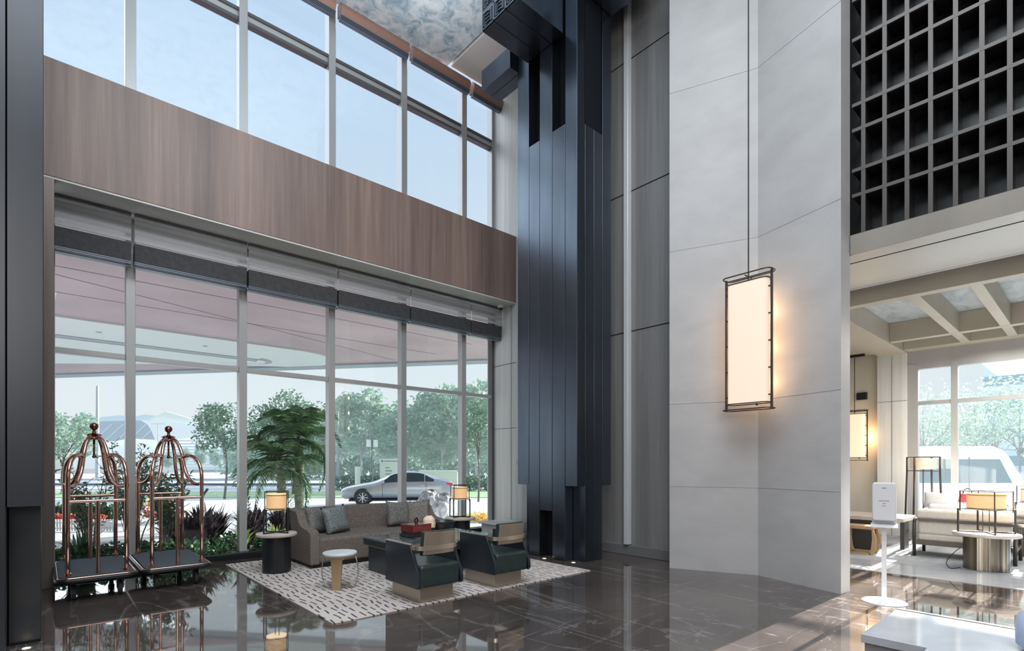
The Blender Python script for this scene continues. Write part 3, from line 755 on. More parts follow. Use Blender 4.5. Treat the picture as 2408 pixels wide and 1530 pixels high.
# coffee table
tb = empty('coffee_table', (3.27, 5.58, RZ), 'large low square coffee table with black sides and glossy stone top', 'coffee table')
TW, TD = 1.55, 1.17
MB().box(0, TW, 0, TD, .345, .43).build('apron', 'leather_navy', tb, bevel=.008)
MB().box(.0, TW, .0, TD, .335, .345).build('brass_edge', 'brass_plate', tb)
MB().box(.03, TW-.03, .03, TD-.03, .428, .440).build('tabletop', 'table_glass', tb, bevel=.003)
MB().box(.45, TW-.2, .1, TD-.35, .440, .443).build('wood_inlay', 'table_wood_inlay', tb)
MB().box(.02, .06, .28, TD-.12, 0, .34).box(.06, TW-.3, .6, .66, 0, .34).build('slab_leg', 'leather_navy', tb)
MB().box(TW-.30, TW-.24, .15, TD-.12, 0, .34).build('slab_leg', 'leather_navy', tb)
TZ = RZ+.444
rb = empty('lacquer_box', (3.85, 6.33, TZ), 'square red lacquer box with a knob on the coffee table', 'box', rz=math.radians(8)); rb.scale = (.92, .92, 1.25)
MB().box(-.19, .19, -.16, .16, 0, .03).box(-.17, .17, -.14, .14, .03, .06).build('base', 'box_black', rb, bevel=.004)
MB().box(-.175, .175, -.145, .145, .055, .125).build('body', 'red_lacquer', rb, bevel=.006)
MB().box(-.178, .178, -.148, .148, .125, .135).build('lid', 'red_lacquer', rb, bevel=.004)
MB().tube([(.028*math.cos(a*PI/8), 0, .168+.028*math.sin(a*PI/8)) for a in range(16)], .010, 8, True).cyl(0, 0, .135, .148, .02, 12).build('knob', 'rose_gold_dark', rb, smooth=40)
cd = empty('candle_sculpture', (4.16, 6.49, TZ), 'cream crystal block candle on a dark dish beside the red box', 'candle')
b = MB()
rg = []
for z, w in ((.07, .085), (.12, .088), (.19, .078), (.225, .055), (.24, .03)):
    rg.append([b.b.verts.new((w*math.cos(k*PI/4+.2)*(1+.12*random.random()), w*math.sin(k*PI/4+.2)*(1+.12*random.random()), z+.01*random.random())) for k in range(8)])
for a_, c_ in zip(rg, rg[1:]):
    for k in range(8): b.b.faces.new((a_[k], a_[(k+1) % 8], c_[(k+1) % 8], c_[k]))
b.b.faces.new(rg[0][::-1]); b.b.faces.new(rg[-1])
b.build('candle_block', 'candle', cd)
MB().lathe([(.07, .0), (.09, .02), (.095, .07), (.08, .07), (.07, .055)], (0, 0), 24).build('dish', 'box_black', cd, smooth=40)
MB().lathe([(.10, 0), (.115, .012), (.12, .03), (.10, .03)], (.06, -.04), 24).build('copper_tray', 'copper_leaf', cd, smooth=40)
bw = MB().lathe([(.07, 0), (.10, .005), (.15, .05), (.185, .12), (.19, .15), (.18, .15), (.14, .06), (.08, .02), (.02, .015)], (0, 0), 40).build('bowl', 'leather_navy', smooth=50)
bw.location = (4.42, 6.53, TZ); tag(bw, 'wide dark bowl at the far corner of the coffee table', 'bowl')

# lounge chairs with floating brass backs
def chair():
    t = empty('lounge_chair', (3.10, 4.95, RZ), 'dark green leather chair with brass back at the coffee table, nearer the stool', 'armchair', 'green leather lounge chairs')
    # local: back toward -y, front toward +y
    MB().box(-.20, .22, -.25, .32, 0, .165).build('plinth_base', 'bronze', t, bevel=.006)
    MB().box(-.245, .245, -.345, .33, .165, .40).build('seat_cushion', 'leather', t, bevel=.035, seg=5)
    side = [(-.335, .165), (-.36, .20), (-.345, .30), (-.20, .575), (-.18, .595), (.33, .60), (.33, .165)]
    for sx in (-1, 1):
        x0 = sx*.262
        MB().prism_x(side, x0-.018, x0+.018).build('side_panel', 'leather_side', t, bevel=.006)
        MB().box(x0-.02, x0+.02, -.19, .335, .597, .607).build('arm_rail', 'brass_plate', t)
    pts = [(-.262, -.16, .575), (-.262, -.22, .572), (-.24, -.29, .57), (-.16, -.325, .568), (0, -.335, .567), (.16, -.325, .568), (.24, -.29, .57), (.262, -.22, .572), (.262, -.16, .575)]
    sp = spline(pts, 5)
    b = MB(); rows = []
    for i, p in enumerate(sp):
        tt = (sp[min(i+1, len(sp)-1)]-sp[max(i-1, 0)]); tt.z = 0; tt.normalize(); n = Vector((-tt.y, tt.x, 0))*.006
        rows.append([b.b.verts.new(p+n*sg+Vector((0, 0, dz))) for sg, dz in ((-1, -.02), (1, -.02), (1, .025), (-1, .025))])
    for r0, r1 in zip(rows, rows[1:]):
        for k in range(4): b.b.faces.new((r0[k], r0[(k+1) % 4], r1[(k+1) % 4], r1[k]))
    b.b.faces.new(rows[0][::-1]); b.b.faces.new(rows[-1])
    b.build('back_rail', 'brass_plate', t, smooth=40)
    def curved(x0, x1, z0, z1, y0, th, cb, m, nm, bev=.004):
        b = MB(); rows = []
        for i in range(11):
            x = x0+(x1-x0)*i/10; y = y0+cb*(x/.2)**2
            lean = .03
            rows.append([b.b.verts.new(c) for c in ((x, y, z0), (x, y+th, z0), (x, y+th-lean, z1), (x, y-lean, z1))])
        for r0, r1 in zip(rows, rows[1:]):
            for k in range(4): b.b.faces.new((r0[k], r0[(k+1) % 4], r1[(k+1) % 4], r1[k]))
        b.b.faces.new(rows[0][::-1]); b.b.faces.new(rows[-1])
        return b.build(nm, m, t, bevel=bev)
    curved(-.19, .19, .50, .735, -.325, .012, .022, 'brass_plate', 'back_plate')
    curved(-.20, .20, .49, .745, -.312, .05, .022, 'leather', 'back_pad', .012)
    return t
ch1 = chair()
copy_tree(ch1, (4.12, 4.97, RZ), label='dark green leather chair with brass back at the coffee table, nearer the column')

# low grey stone box near the window end
tag(MB().box(6.55, 7.15, 7.7, 8.3, 0, .26).box(6.50, 7.2, 7.65, 8.35, .26, .30).build('floor_plinth', 'pale_veneer', bevel=.008), 'low grey stone box on the floor by the pale end wall', 'stone box')

# ------------------------------------------------------------------ lounge furniture
drum_table((9.62, 1.09, .012), .235, .36, .50, 'bronze_drum', 'round side table with fluted bronze drum base in the lounge foreground', 'bronze drum side tables', lobes=22)
cage_lamp((9.62, 1.09, .512), .43, .57, math.radians(-21.5), 'wide cage table lamp on the nearer bronze drum table', 'cage table lamps in the lounge', 'lamp_shade', 'dark_frame')
drum_table((11.55, .72, .012), .235, .33, .50, 'bronze_drum', 'bronze drum side table at the right edge behind the cream settee', 'bronze drum side tables', lobes=22)
cage_lamp((11.55, .72, .512), .38, .60, math.radians(-14), 'cage table lamp with pale shade at the far right of the lounge', 'cage table lamps in the lounge', 'lamp_shade_pale', 'dark_frame')
def settee(loc, L, label, m='cream_fabric', rz=0):
    """back toward -x, length along y"""
    t = empty('settee', loc, label, 'sofa', 'cream settees in the lounge', rz)
    r = .018
    for y in (0, -L):
        MB().tube([(0, y, 0), (0, y, .52), (.03, y, .565), (.10, y, .57), (.62, y, .50), (.66, y, .46), (.66, y, 0)], .023, 8).build('end_frame', 'dark_frame', t, smooth=True)
        MB().box(0, .66, y-.015, y+.015, .19, .24).build('side_rail', 'dark_frame', t)
    MB().bar((0, 0, .565), (0, -L, .565), .03, .035).build('top_rail', 'dark_frame', t)
    MB().bar((0, 0, .22), (0, -L, .22), .03, .07).bar((.64, 0, .22), (.64, -L, .22), .03, .06).build('seat_rail', 'dark_frame', t)
    MB().box(.04, .64, -L+.03, -.03, .24, .36).build('seat_cushion', m, t, bevel=.04, seg=4)
    MB().box(.03, .20, -L+.03, -.03, .34, .56).build('back_cushion', m, t, bevel=.05, seg=4)
    MB().box(.015, .17, -L+.01, -.01, .575, .735).build('back_cushion', m, t, bevel=.05, seg=4)
    return t
settee((10.2, 2.0, .012), 1.15, 'cream cushioned settee with dark frame seen from behind beside the drum table')
settee((11.75, 2.12, .012), 1.3, 'second pale settee standing behind the nearer cream one', 'white_fabric')
pillow((11.98, 2.0, .80), (math.radians(8), 0, math.radians(80)), .45, .30, .16, 'white_fabric', 'white pillow standing on the rear settee', 'pillows on the settees')
hb = empty('handbag', (11.98, 1.60, .775), 'red handbag resting on top of the rear settee cushions', 'bag')
MB().prism_y([(-.13, 0), (.13, 0), (.09, .16), (-.09, .16)], -.05, .05).build('bag_body', 'red_bag', hb, bevel=.02)
MB().tube([(-.06, 0, .15), (-.05, 0, .22), (0, 0, .25), (.05, 0, .22), (.06, 0, .15)], .008, 6).build('bag_handle', 'black_metal', hb, smooth=True)
hb.rotation_euler = (0, 0, math.radians(-75))
# floor lamp
fl = empty('floor_lamp', (12.05, 2.23, .012), 'tall dark framed floor lamp with drum shade by the lounge window', 'floor lamp', rz=math.radians(-62))
for x, y in ((-.2, -.2), (.2, -.2), (.2, .2), (-.2, .2)):
    MB().tube([(x*1.1, y*1.1, 0), (x*.95, y*.95, 1.32), (x*.95, y*.95, 1.56)], .016, 8).build('leg', 'dark_frame', fl, smooth=True)
MB().lathe([(.185, 1.34), (.185, 1.54)], (0, 0), 36, cap=False).build('lamp_shade', 'lamp_shade_pale', fl, smooth=True)
MB().lathe([(.0, 1.345), (.18, 1.345)], (0, 0), 36, cap=False).build('diffuser', 'lamp_shade_pale', fl)
for z in (1.31, 1.56):
    b = MB(); e = .19
    for p, q in (((-e, -e), (e, -e)), ((e, -e), (e, e)), ((e, e), (-e, e)), ((-e, e), (-e, -e))): b.bar((*p, z), (*q, z), .014)
    b.build('square_frame', 'dark_frame', fl)
MB().cyl(0, 0, .02, 1.35, .008, 8).build('stem', 'dark_frame', fl)
MB().bar((-.2, -.2, .02), (.2, .2, .02), .014).bar((-.2, .2, .02), (.2, -.2, .02), .014).build('foot_cross', 'dark_frame', fl)
# low long table + wooden stool
lt2 = empty('lounge_table', (10.25, 2.15, .012), 'long low table with pale stone top and dark slab legs at the lounge back', 'table')
MB().box(0, .95, 0, 1.75, .50, .56).build('tabletop', 'table_stone', lt2, bevel=.006)
MB().box(.03, .92, .35, 1.72, .40, .50).build('apron', 'dark_frame', lt2)
MB().box(.05, .10, .40, .95, 0, .40).build('slab_leg', 'dark_frame', lt2); MB().box(.55, .85, .1, .16, 0, .50).build('slab_leg', 'dark_frame', lt2)
MB().box(.05, .9, 1.5, 1.56, 0, .40).build('slab_leg', 'dark_frame', lt2)
ws = empty('wooden_stool', (9.86, 2.62, .012), 'low light wood stool with curved open sides before the lounge table', 'stool')
MB().prism_x([(-.20, .40), (-.20, .455), (.20, .455), (.20, .40)], -.16, .16).build('seat', 'light_wood', ws, bevel=.015)
for x in (-.14, .10):
    for sy in (-1, 1):
        pr = [(sy*.17, .41), (sy*.195, .41), (sy*.235, .25), (sy*.225, .10), (sy*.18, 0), (sy*.125, 0), (sy*.16, .10), (sy*.175, .25)]
        MB().prism_x(pr, x, x+.04).build('leg', 'light_wood', ws, bevel=.006)
    MB().box(x, x+.04, -.15, .15, .0, .03).build('stretcher', 'light_wood', ws)
cord = MB().tube(spline([(9.4, 1.33, .03), (9.3, 1.42, .02), (9.28, 1.46, .10), (9.36, 1.40, .22), (9.40, 1.33, .30)], 8), .005, 6).build('power_cord', 'black_metal', smooth=True)
tag(cord, 'thin black cord looping beside the nearer bronze drum table', 'cord')

# sanitizer stand
ds = empty('sanitizer_stand', (6.60, 1.55, 0), 'white hand sanitizer dispenser on a slim white floor stand', 'dispenser stand', rz=math.radians(-76.8))
MB().lathe([(.20, 0), (.20, .006), (.19, .012)], (0, 0), 48).build('base_plate', 'white_paint', ds, smooth=40)
MB().box(-.022, .022, -.012, .012, .01, .82).build('pole', 'white_paint', ds)
MB().prism_y([(x, z) for x, z in rrect(-.105, .105, .80, 1.255, .03, 4)], -.03, .015).build('back_plate', 'dispenser', ds, bevel=.006)
MB().prism_y([(x, z) for x, z in rrect(-.103, .103, .86, 1.252, .025, 4)], -.10, -.03).build('dispenser_head', 'dispenser', ds, bevel=.012)
MB().prism_x([(-.14, .79), (-.14, .80), (-.03, .83), (-.03, .79)], -.115, .115).build('drip_tray', 'dispenser', ds, bevel=.003)
MB().box(-.02, .02, -.1015, -.10, 1.195, 1.202).build('logo_print', 'ink', ds)
b = MB()
for i in range(9): b.box(-.045+.010*i, -.0385+.010*i, -.1015, -.10, 1.063, 1.071)
for i in range(3): b.box(-.012+.009*i, -.006+.009*i, -.1015, -.10, 1.035, 1.043)
for i in range(4): b.box(-.02+.010*i, -.014+.010*i, -.1015, -.10, 1.01, 1.017)
b.build('instruction_print', 'ink', ds)

# L shaped pale counter, lower right
ct2 = empty('low_counter', (3.6, .96, 0), 'low L shaped pale polished stone counter in the lower right corner', 'counter')
MB().prism([(0, 0), (.79, 0), (.79, -2.2), (-.55, -2.2), (-.55, -.31), (0, -.31)][::-1], .40, .45).build('stone_top', 'counter', ct2, bevel=.004, seg=2)
MB().prism([(.015, -.015), (.77, -.015), (.77, -2.19), (-.535, -2.19), (-.535, -.325), (.015, -.325)][::-1], 0, .40).build('counter_body', 'counter_side', ct2)
MB().box(.79, .815, -2.2, .0, .40, .455).build('back_edge', 'bronze', ct2)
vs = MB().lathe([(.09, 0), (.13, .03), (.135, .12), (.12, .19), (.08, .225), (.05, .235), (.05, .25)], (0, 0), 32).build('vase', 'vase_blue', smooth=50)  # vase shape stands in for an unclear rounded blue form
vs.location = (3.97, .20, .45); tag(vs, 'pale blue rounded vase shaped form at the right edge on the low counter', 'vase')

# small fittings
cc = empty('security_camera', (7.18, 8.45, 4.775), 'small white dome security camera under the soffit', 'security camera')
MB().lathe([(.07, 0), (.07, -.03), (.06, -.06)], (0, 0), 24).build('housing', 'cctv_white', cc, smooth=40)
MB().sphere((0, 0, -.06), .05, 16).build('dome', 'cctv_black', cc, smooth=True)
sw = tag(MB().box(7.335, 7.35, 8.13, 8.17, 1.44, 1.52).box(7.335, 7.35, 8.19, 8.23, 1.44, 1.52).build('wall_switch', 'white_paint', bevel=.003), 'small pair of wall switch plates on the pale end wall', 'switch')
UL = [((5.72, 5.70), 'small recessed floor light at the foot of the dark column, left one'), ((5.80, 5.18), 'small recessed floor light at the front corner of the dark column'), ((-.10, 5.62), 'recessed floor light glowing at the foot of the left column')]
for (x, y), lb in UL:
    u = empty('floor_uplight', (x, y, 0), lb, 'floor light', 'recessed floor lights')
    MB().lathe([(.028, 0), (.045, .002), (.045, .005), (.03, .006)], (0, 0), 20).build('ring', 'bronze', u, smooth=40)
    MB().cyl(0, 0, .001, .007, .026, 16).build('lens', 'uplight', u)

# ================================================================== outdoors
def OB(o): return o
GZ = -.28
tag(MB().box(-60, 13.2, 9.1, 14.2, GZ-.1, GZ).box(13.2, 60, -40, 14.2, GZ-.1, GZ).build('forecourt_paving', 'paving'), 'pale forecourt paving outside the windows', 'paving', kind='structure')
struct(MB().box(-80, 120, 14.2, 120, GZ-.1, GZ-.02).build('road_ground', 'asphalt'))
struct(MB().box(60, 120, -40, 14.2, GZ-.1, GZ-.02).build('road_ground_side', 'asphalt'))
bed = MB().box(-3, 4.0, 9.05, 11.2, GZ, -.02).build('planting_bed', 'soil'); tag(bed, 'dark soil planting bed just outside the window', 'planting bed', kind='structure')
# grass strips
th = math.atan2(-R[1], R[0])
def strip(name, u0, u1, d0, d1, z0, z1, m, label, cat, kind=None):
    p = [G(u0, d0), G(u1, d0), G(u1, d1), G(u0, d1)]
    return tag(MB().prism(p, z0, z1).build(name, m), label, cat, kind=kind)
strip('lawn', -200, 2000, 27, 33, GZ-.05, GZ+.02, 'grass', 'bright lawn strip beyond the driveway', 'lawn', 'structure')
strip('lawn', 760, 1900, 15.5, 18.5, GZ-.05, GZ+.02, 'grass', 'lawn patch close outside the far end of the window', 'lawn', 'structure')
strip('far_road', -400, 2600, 40, 62, GZ-.05, GZ+.02, 'asphalt', 'wide pale road beyond the lawn', 'road', 'structure')
wallo = empty('low_barrier', (*G(420, 37), GZ), 'long low dark barrier along the far road', 'barrier')
MB().bar((-30*R[0], -30*R[1], .28), (40*R[0], 40*R[1], .28), .4, .16).build('lower_rail', 'barrier_dark', wallo)
MB().bar((-30*R[0], -30*R[1], .62), (40*R[0], 40*R[1], .62), .4, .14).build('upper_rail', 'barrier_pale', wallo)

# canopy over the entrance
cp = empty('entrance_canopy', (0, 9.2, 5.0), 'broad mauve panelled entrance canopy overhead outside the window', 'canopy')
e0, e1 = (.37, 28.4-9.2), (11.7, 14.2-9.2)
dx, dy = e1[0]-e0[0], e1[1]-e0[1]
pA = (e0[0]-dx*.9, e0[1]-dy*.9); pB = (e1[0]+dx*.35, e1[1]+dy*.35)
MB().prism([(-9.8, 0), (16, 0), pB, e1, e0, pA], 0, .35).build('soffit', 'canopy', cp)
MB().prism([(pA[0]-.1, pA[1]-.9), (pB[0], pB[1]-.9), (pB[0]+.05, pB[1]), (pA[0], pA[1])], -.06, .1).build('edge_band', 'canopy_grey', cp)
wht = [(-9.8, 7.4)]+[(6.0, 7.4)]+arc(5.9, 9.0, 1.6, -80, 60, 12)+[(4.2, 11.9), (-2.5, 17.5), (-9.8, 17.5)]
MB().prism(wht, -.05, .0).build('white_oval', 'canopy_white', cp)
for k, mm in ((0, 'canopy_grey'), (1, 'canopy_white')):
    o_ = .25+.32*k
    g = [(-9.8, 9.4+o_)]+[(5.4, 9.4+o_)]+arc(5.3, 10.0, .6-.2*k, -80, 70, 8)+[(4.6-.2*k, 11.1-o_*.2), (-9.8, 12.6)]
    MB().prism(g, -.07-.02*k, -.05).build('cove_ring', mm, cp)
b = MB()
for y in (1.6, 3.3, 5.2): b.box(-9.8, 9.5, y, y+.03, -.006, .0)
b.bar((-8, 1.0, -.003), (9, 7.0, -.003), .03, .006)
b.build('panel_seam', 'canopy_seam', cp)
b = MB()
for x, y in ((1.1, 8.6), (3.6, 8.6), (-.8, 8.6)): b.cyl(x, y, -.06, -.05, .07, 14)
b.build('recessed_downlights', 'canopy_grey', cp)

# --- plants
def leaves_mesh(name, m, blobs, n, size, parent=None, aspect=.5, droop=0., seed=1, zsq=1., solid=False):
    rnd = random.Random(seed); V = []; Fc = []
    tot = sum(b_[3]**2 for b_ in blobs)
    for (cx, cy, cz, r) in blobs:
        k = max(4, int(n*r*r/tot))
        for _ in range(k):
            while True:
                x, y, z = rnd.uniform(-1, 1), rnd.uniform(-1, 1), rnd.uniform(-1, 1); q = x*x+y*y+z*z
                if q < 1: break
            if not solid:
                q = max(q, .01)**.5; f = (.55+.45*rnd.random())/q if rnd.random() < .7 else 1; x *= f; y *= f; z *= f
            p = Vector((cx+x*r, cy+y*r, cz+z*r*zsq))
            d = Vector((rnd.gauss(0, 1), rnd.gauss(0, 1), rnd.gauss(0, .7)-droop)).normalized()
            s = d.cross(Vector((rnd.gauss(0, 1), rnd.gauss(0, 1), rnd.gauss(0, 1)))).normalized()
            L = size*rnd.uniform(.6, 1.3); w = L*aspect
            i = len(V)
            V += [p, p+d*L*.5+s*w*.5, p+d*L, p+d*L*.5-s*w*.5]; Fc.append((i, i+1, i+2, i+3))
    me = bpy.data.meshes.new(name); me.from_pydata([tuple(v) for v in V], [], Fc); me.materials.append(M[m])
    o = bpy.data.objects.new(name, me); COL.objects.link(o)
    if parent: o.parent = parent
    return o
def tree(loc, h, cr, label, grp, seed, leaf='leaf_far', n=2600, size=.22, trunk='bark', trunk_r=.12, crown_lo=.35, blobs=16):
    rnd = random.Random(seed)
    t = empty('tree', loc, label, 'tree', grp)
    b = MB()
    hb_ = h*crown_lo
    b.tube(spline([(0, 0, 0), (.05*h*rnd.uniform(-.5, .5), 0, hb_*.6), (0, .03*h*rnd.uniform(-1, 1), hb_*1.1), (0, 0, h*.8)], 4), trunk_r, 8, radii=[trunk_r*(1-.8*i/12) for i in range(13)])
    bl = []
    for i in range(blobs):
        a = rnd.uniform(0, 2*PI); k = rnd.uniform(.25, .8)
        z = hb_+(h-hb_)*rnd.uniform(.08, .88)
        ww = math.sin(PI*min(1, max(.12, (z-hb_)/(h-hb_)*.8+.15)))
        x, y = cr*k*ww*math.cos(a), cr*k*ww*math.sin(a)
        r = cr*rnd.uniform(.28, .45)
        bl.append((x, y, z, r))
        b.tube([(0, 0, hb_*rnd.uniform(.8, 1.3)), (x*.5, y*.5, (z+hb_)/2), (x, y, z)], trunk_r*.3, 5, radii=[trunk_r*.35, trunk_r*.22, trunk_r*.08])
    b.build('trunk', trunk, t, smooth=True)
    leaves_mesh('crown', leaf, bl, n, size, t, .55, .2, seed)
    return t
# prototypes, then copies
TG = 'leafy trees in the hazy row beyond the road'
TL = 'green leafy tree in the hazy row beyond the parked car'
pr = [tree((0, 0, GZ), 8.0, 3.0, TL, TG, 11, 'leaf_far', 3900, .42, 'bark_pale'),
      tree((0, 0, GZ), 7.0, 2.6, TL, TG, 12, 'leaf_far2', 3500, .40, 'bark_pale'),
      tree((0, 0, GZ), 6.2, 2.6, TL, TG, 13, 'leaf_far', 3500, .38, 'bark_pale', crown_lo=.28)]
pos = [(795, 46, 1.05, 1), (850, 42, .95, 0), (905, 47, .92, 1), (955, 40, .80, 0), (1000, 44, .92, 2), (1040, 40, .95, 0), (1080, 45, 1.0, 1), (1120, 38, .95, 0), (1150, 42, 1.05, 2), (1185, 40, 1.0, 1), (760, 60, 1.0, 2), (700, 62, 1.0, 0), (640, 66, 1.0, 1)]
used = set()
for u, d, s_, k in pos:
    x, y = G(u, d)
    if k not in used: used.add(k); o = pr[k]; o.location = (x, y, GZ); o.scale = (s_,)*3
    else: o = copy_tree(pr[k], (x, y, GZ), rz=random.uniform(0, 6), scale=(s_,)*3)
FG = 'small trees in front of the far hall'
for i, (u, d, s_) in enumerate([(430, 95, .85), (470, 95, .95), (508, 95, .85), (540, 90, .9), (395, 90, .7)]):
    x, y = G(u, d)
    copy_tree(pr[1], (x, y, GZ), rz=i*1.3, scale=(s_*.62, s_*.62, s_*.8), label='small round street tree standing in front of the far white hall', group=FG)
x, y = G(150, 30); tree((x, y, GZ), 5.2, 1.5, 'leafy green tree at the left edge beyond the flower beds', None, 21, 'leaf_far', 2600, .22, 'bark', .07)
x, y = G(528, 26); tree((x, y, GZ), 4.5, 1.6, 'dark leafed tree just left of the palm, overhanging the far hall', None, 22, 'leaf_mid', 3000, .17, 'bark', .06, .55)
x, y = G(690, 30); tree((x, y, GZ), 5.6, 2.4, 'tall leafy tree standing directly behind the palm', None, 23, 'leaf_mid', 4200, .2, 'bark', .1, .5)
x, y = G(1125, 24); tree((x, y, GZ), 4.6, 1.2, 'slim dark leafed tree rising behind the narrow end window', None, 24, 'leaf_mid', 1500, .16, 'bark', .05, .5)
def hedge(name, u0, u1, d, h, dep, leaf, label, n, size, seed):
    bl = []; K = int(abs(u1-u0)/22)+3
    x0, y0 = G(u0, d); x1, y1 = G(u1, d)
    for i in range(K+1):
        t_ = i/K
        bl.append((x0+(x1-x0)*t_, y0+(y1-y0)*t_, GZ+h*.45, h*.6))
    return tag(leaves_mesh(name, leaf, bl, n, size, seed=seed, zsq=.9, solid=True), label, 'hedge', kind='stuff')
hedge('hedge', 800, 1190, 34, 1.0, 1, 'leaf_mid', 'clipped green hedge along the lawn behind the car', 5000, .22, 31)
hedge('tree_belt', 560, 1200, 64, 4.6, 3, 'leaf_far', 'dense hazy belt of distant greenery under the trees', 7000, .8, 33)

# palm
pm = []
def palm(loc, h, label, seed, nf=26, L=1.7):
    rnd = random.Random(seed)
    t = empty('palm_tree', loc, label, 'palm tree', 'palms outside the window')
    lean = rnd.uniform(-.12, .115)
    N = 16
    MB().tube([(lean*(i/N)**1.5, .05*math.sin(i*.4), h*i/N) for i in range(N+1)], .1, 10, radii=[.115+.018*(i % 2)-.02*i/N for i in range(N+1)]).build('trunk', 'palm_bark', t, smooth=True)
    if not pm:
        for v in range(3):
            V = []; Fc = []; rn = random.Random(50+v)
            cur = [(s_*(1-.18*s_*s_)*L*.92, 0, L*(.55-.16*v)*s_-L*(.62+.12*v)*s_*s_*s_*1.1) for s_ in [i/40 for i in range(41)]]
            for i in range(len(cur)-1):
                a, c = Vector(cur[i]), Vector(cur[i+1]); i0 = len(V); w = .014*(1-i/45)
                V += [a+Vector((0, w, 0)), a-Vector((0, w, 0)), c-Vector((0, w, 0)), c+Vector((0, w, 0))]; Fc.append((i0, i0+1, i0+2, i0+3))
                if i > 2:
                    s_ = i/40; ll = .44*math.sin(PI*min(1, s_*.85+.12))+.05
                    for sg in (-1, 1):
                        d = (Vector((.60, sg*1.0, -.12+rn.uniform(-.25, .25)))).normalized()
                        p1 = a+d*ll*.5; p2 = a+d*ll+Vector((0, 0, -ll*.30)); wv = Vector((.019, 0, .006))
                        i0 = len(V); V += [a-wv*.6, a+wv*.6, p1+wv, p1-wv, p2]; Fc += [(i0, i0+1, i0+2, i0+3), (i0+3, i0+2, i0+4)]
            me = bpy.data.meshes.new('frond'); me.from_pydata([tuple(q) for q in V], [], Fc); me.materials.append(M['leaf_palm']); pm.append(me)
    for i in range(nf):
        o = bpy.data.objects.new('frond', pm[i % 3]); COL.objects.link(o); o.parent = t
        o.location = (lean, 0, h+.02*rnd.random())
        tier = (i % 3)
        o.rotation_euler = (rnd.uniform(-.15, .15), [-.62, -.15, .38][tier]+rnd.uniform(-.15, .15), i*2.399)
        s_ = rnd.uniform(.85, 1.1); o.scale = (s_, s_, s_)
    return t
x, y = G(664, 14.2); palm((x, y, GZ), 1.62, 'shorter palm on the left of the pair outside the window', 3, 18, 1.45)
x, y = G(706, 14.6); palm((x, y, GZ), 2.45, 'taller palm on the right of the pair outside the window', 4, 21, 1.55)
# garden shrubs right behind the glass
def twig_shrub(x, y, h, label, seed, leaf='leaf_shrub', spread=.35, nl=700, size=.07):
    rnd = random.Random(seed); t = empty('garden_shrub', (x, y, -.02), label, 'shrub')
    b = MB(); bl = []
    for i in range(9):
        a = rnd.uniform(0, 2*PI); tip = (spread*rnd.uniform(.3, 1)*math.cos(a), spread*rnd.uniform(.3, 1)*math.sin(a), h*rnd.uniform(.65, 1))
        mid = (tip[0]*.35, tip[1]*.35, tip[2]*.45)
        b.tube(spline([(tip[0]*.1, tip[1]*.1, 0), mid, tip], 4), .01, 5, radii=[.014-.0012*k for k in range(9)])
        for q in range(6):
            f = .35+.65*q/5; bl.append((tip[0]*f, tip[1]*f, tip[2]*(.3+.7*f), .09))
            b.tube([(tip[0]*f, tip[1]*f, tip[2]*f), (tip[0]*f+rnd.uniform(-.14, .14), tip[1]*f+rnd.uniform(-.14, .14), tip[2]*f+rnd.uniform(.05, .2))], .004, 4)
    b.build('stems', 'bark', t, smooth=True)
    leaves_mesh('foliage', leaf, bl, nl, size, t, .3, -.4, seed)
    return t
twig_shrub(.50, 9.62, 1.45, 'twiggy upright shrub seen through the nearer luggage cart', 61, nl=900)
twig_shrub(.98, 9.75, 1.75, 'tallest twiggy shrub beside the first window mullion', 62, nl=1000)
twig_shrub(1.45, 9.85, 1.45, 'broad leafed shrub seen through the farther luggage cart', 63, size=.13, nl=700)
twig_shrub(1.10, 10.5, 1.6, 'loose shrub behind the tallest twiggy one', 64, nl=900, spread=.5)
def rosette(x, y, h, n, leaf, label, seed, name='garden_plant', w=.05, sp=.8, z0=-.02, grp=None):
    rnd = random.Random(seed); V = []; Fc = []
    for i in range(n):
        a = rnd.uniform(0, 2*PI); L = h*rnd.uniform(.6, 1.1); out = rnd.uniform(.15, 1)*sp
        bx, by, bz = rnd.uniform(-.12, .12)*h, rnd.uniform(-.12, .12)*h, rnd.uniform(0, .45)*h
        d = Vector((math.cos(a), math.sin(a), 0)); s = Vector((-math.sin(a), math.cos(a), 0))
        i0 = len(V); K = 5
        for k in range(K+1):
            f = k/K; p = Vector((bx, by, bz))+d*L*out*(f**1.2)*.8+Vector((0, 0, L*(f-.55*out*f*f)*.85)); ww = w*h*math.sin(PI*min(.97, .2+.8*f))
            V += [p-s*ww, p+s*ww]
        for k in range(K): Fc.append((i0+2*k, i0+2*k+1, i0+2*k+3, i0+2*k+2))
    me = bpy.data.meshes.new(name); me.from_pydata([tuple(q) for q in V], [], Fc); me.materials.append(M[leaf])
    o = bpy.data.objects.new(name, me); COL.objects.link(o); o.location = (x, y, z0)
    return tag(o, label, 'plant', grp)
PG = 'dark purple leaved plants in the bed'
for i, (x, y, h) in enumerate([(1.75, 9.7, .62), (2.0, 10.1, .68), (1.95, 9.55, .55), (2.62, 9.8, .60), (2.9, 10.3, .62), (3.35, 10.5, .55), (3.55, 10.9, .5), (2.25, 10.4, .62), (1.6, 10.3, .6)]):
    rosette(x, y, h, 150, 'leaf_purple', 'bushy dark purple leaved plant in the bed outside the window', 70+i, grp=PG, w=.045, z0=.02)
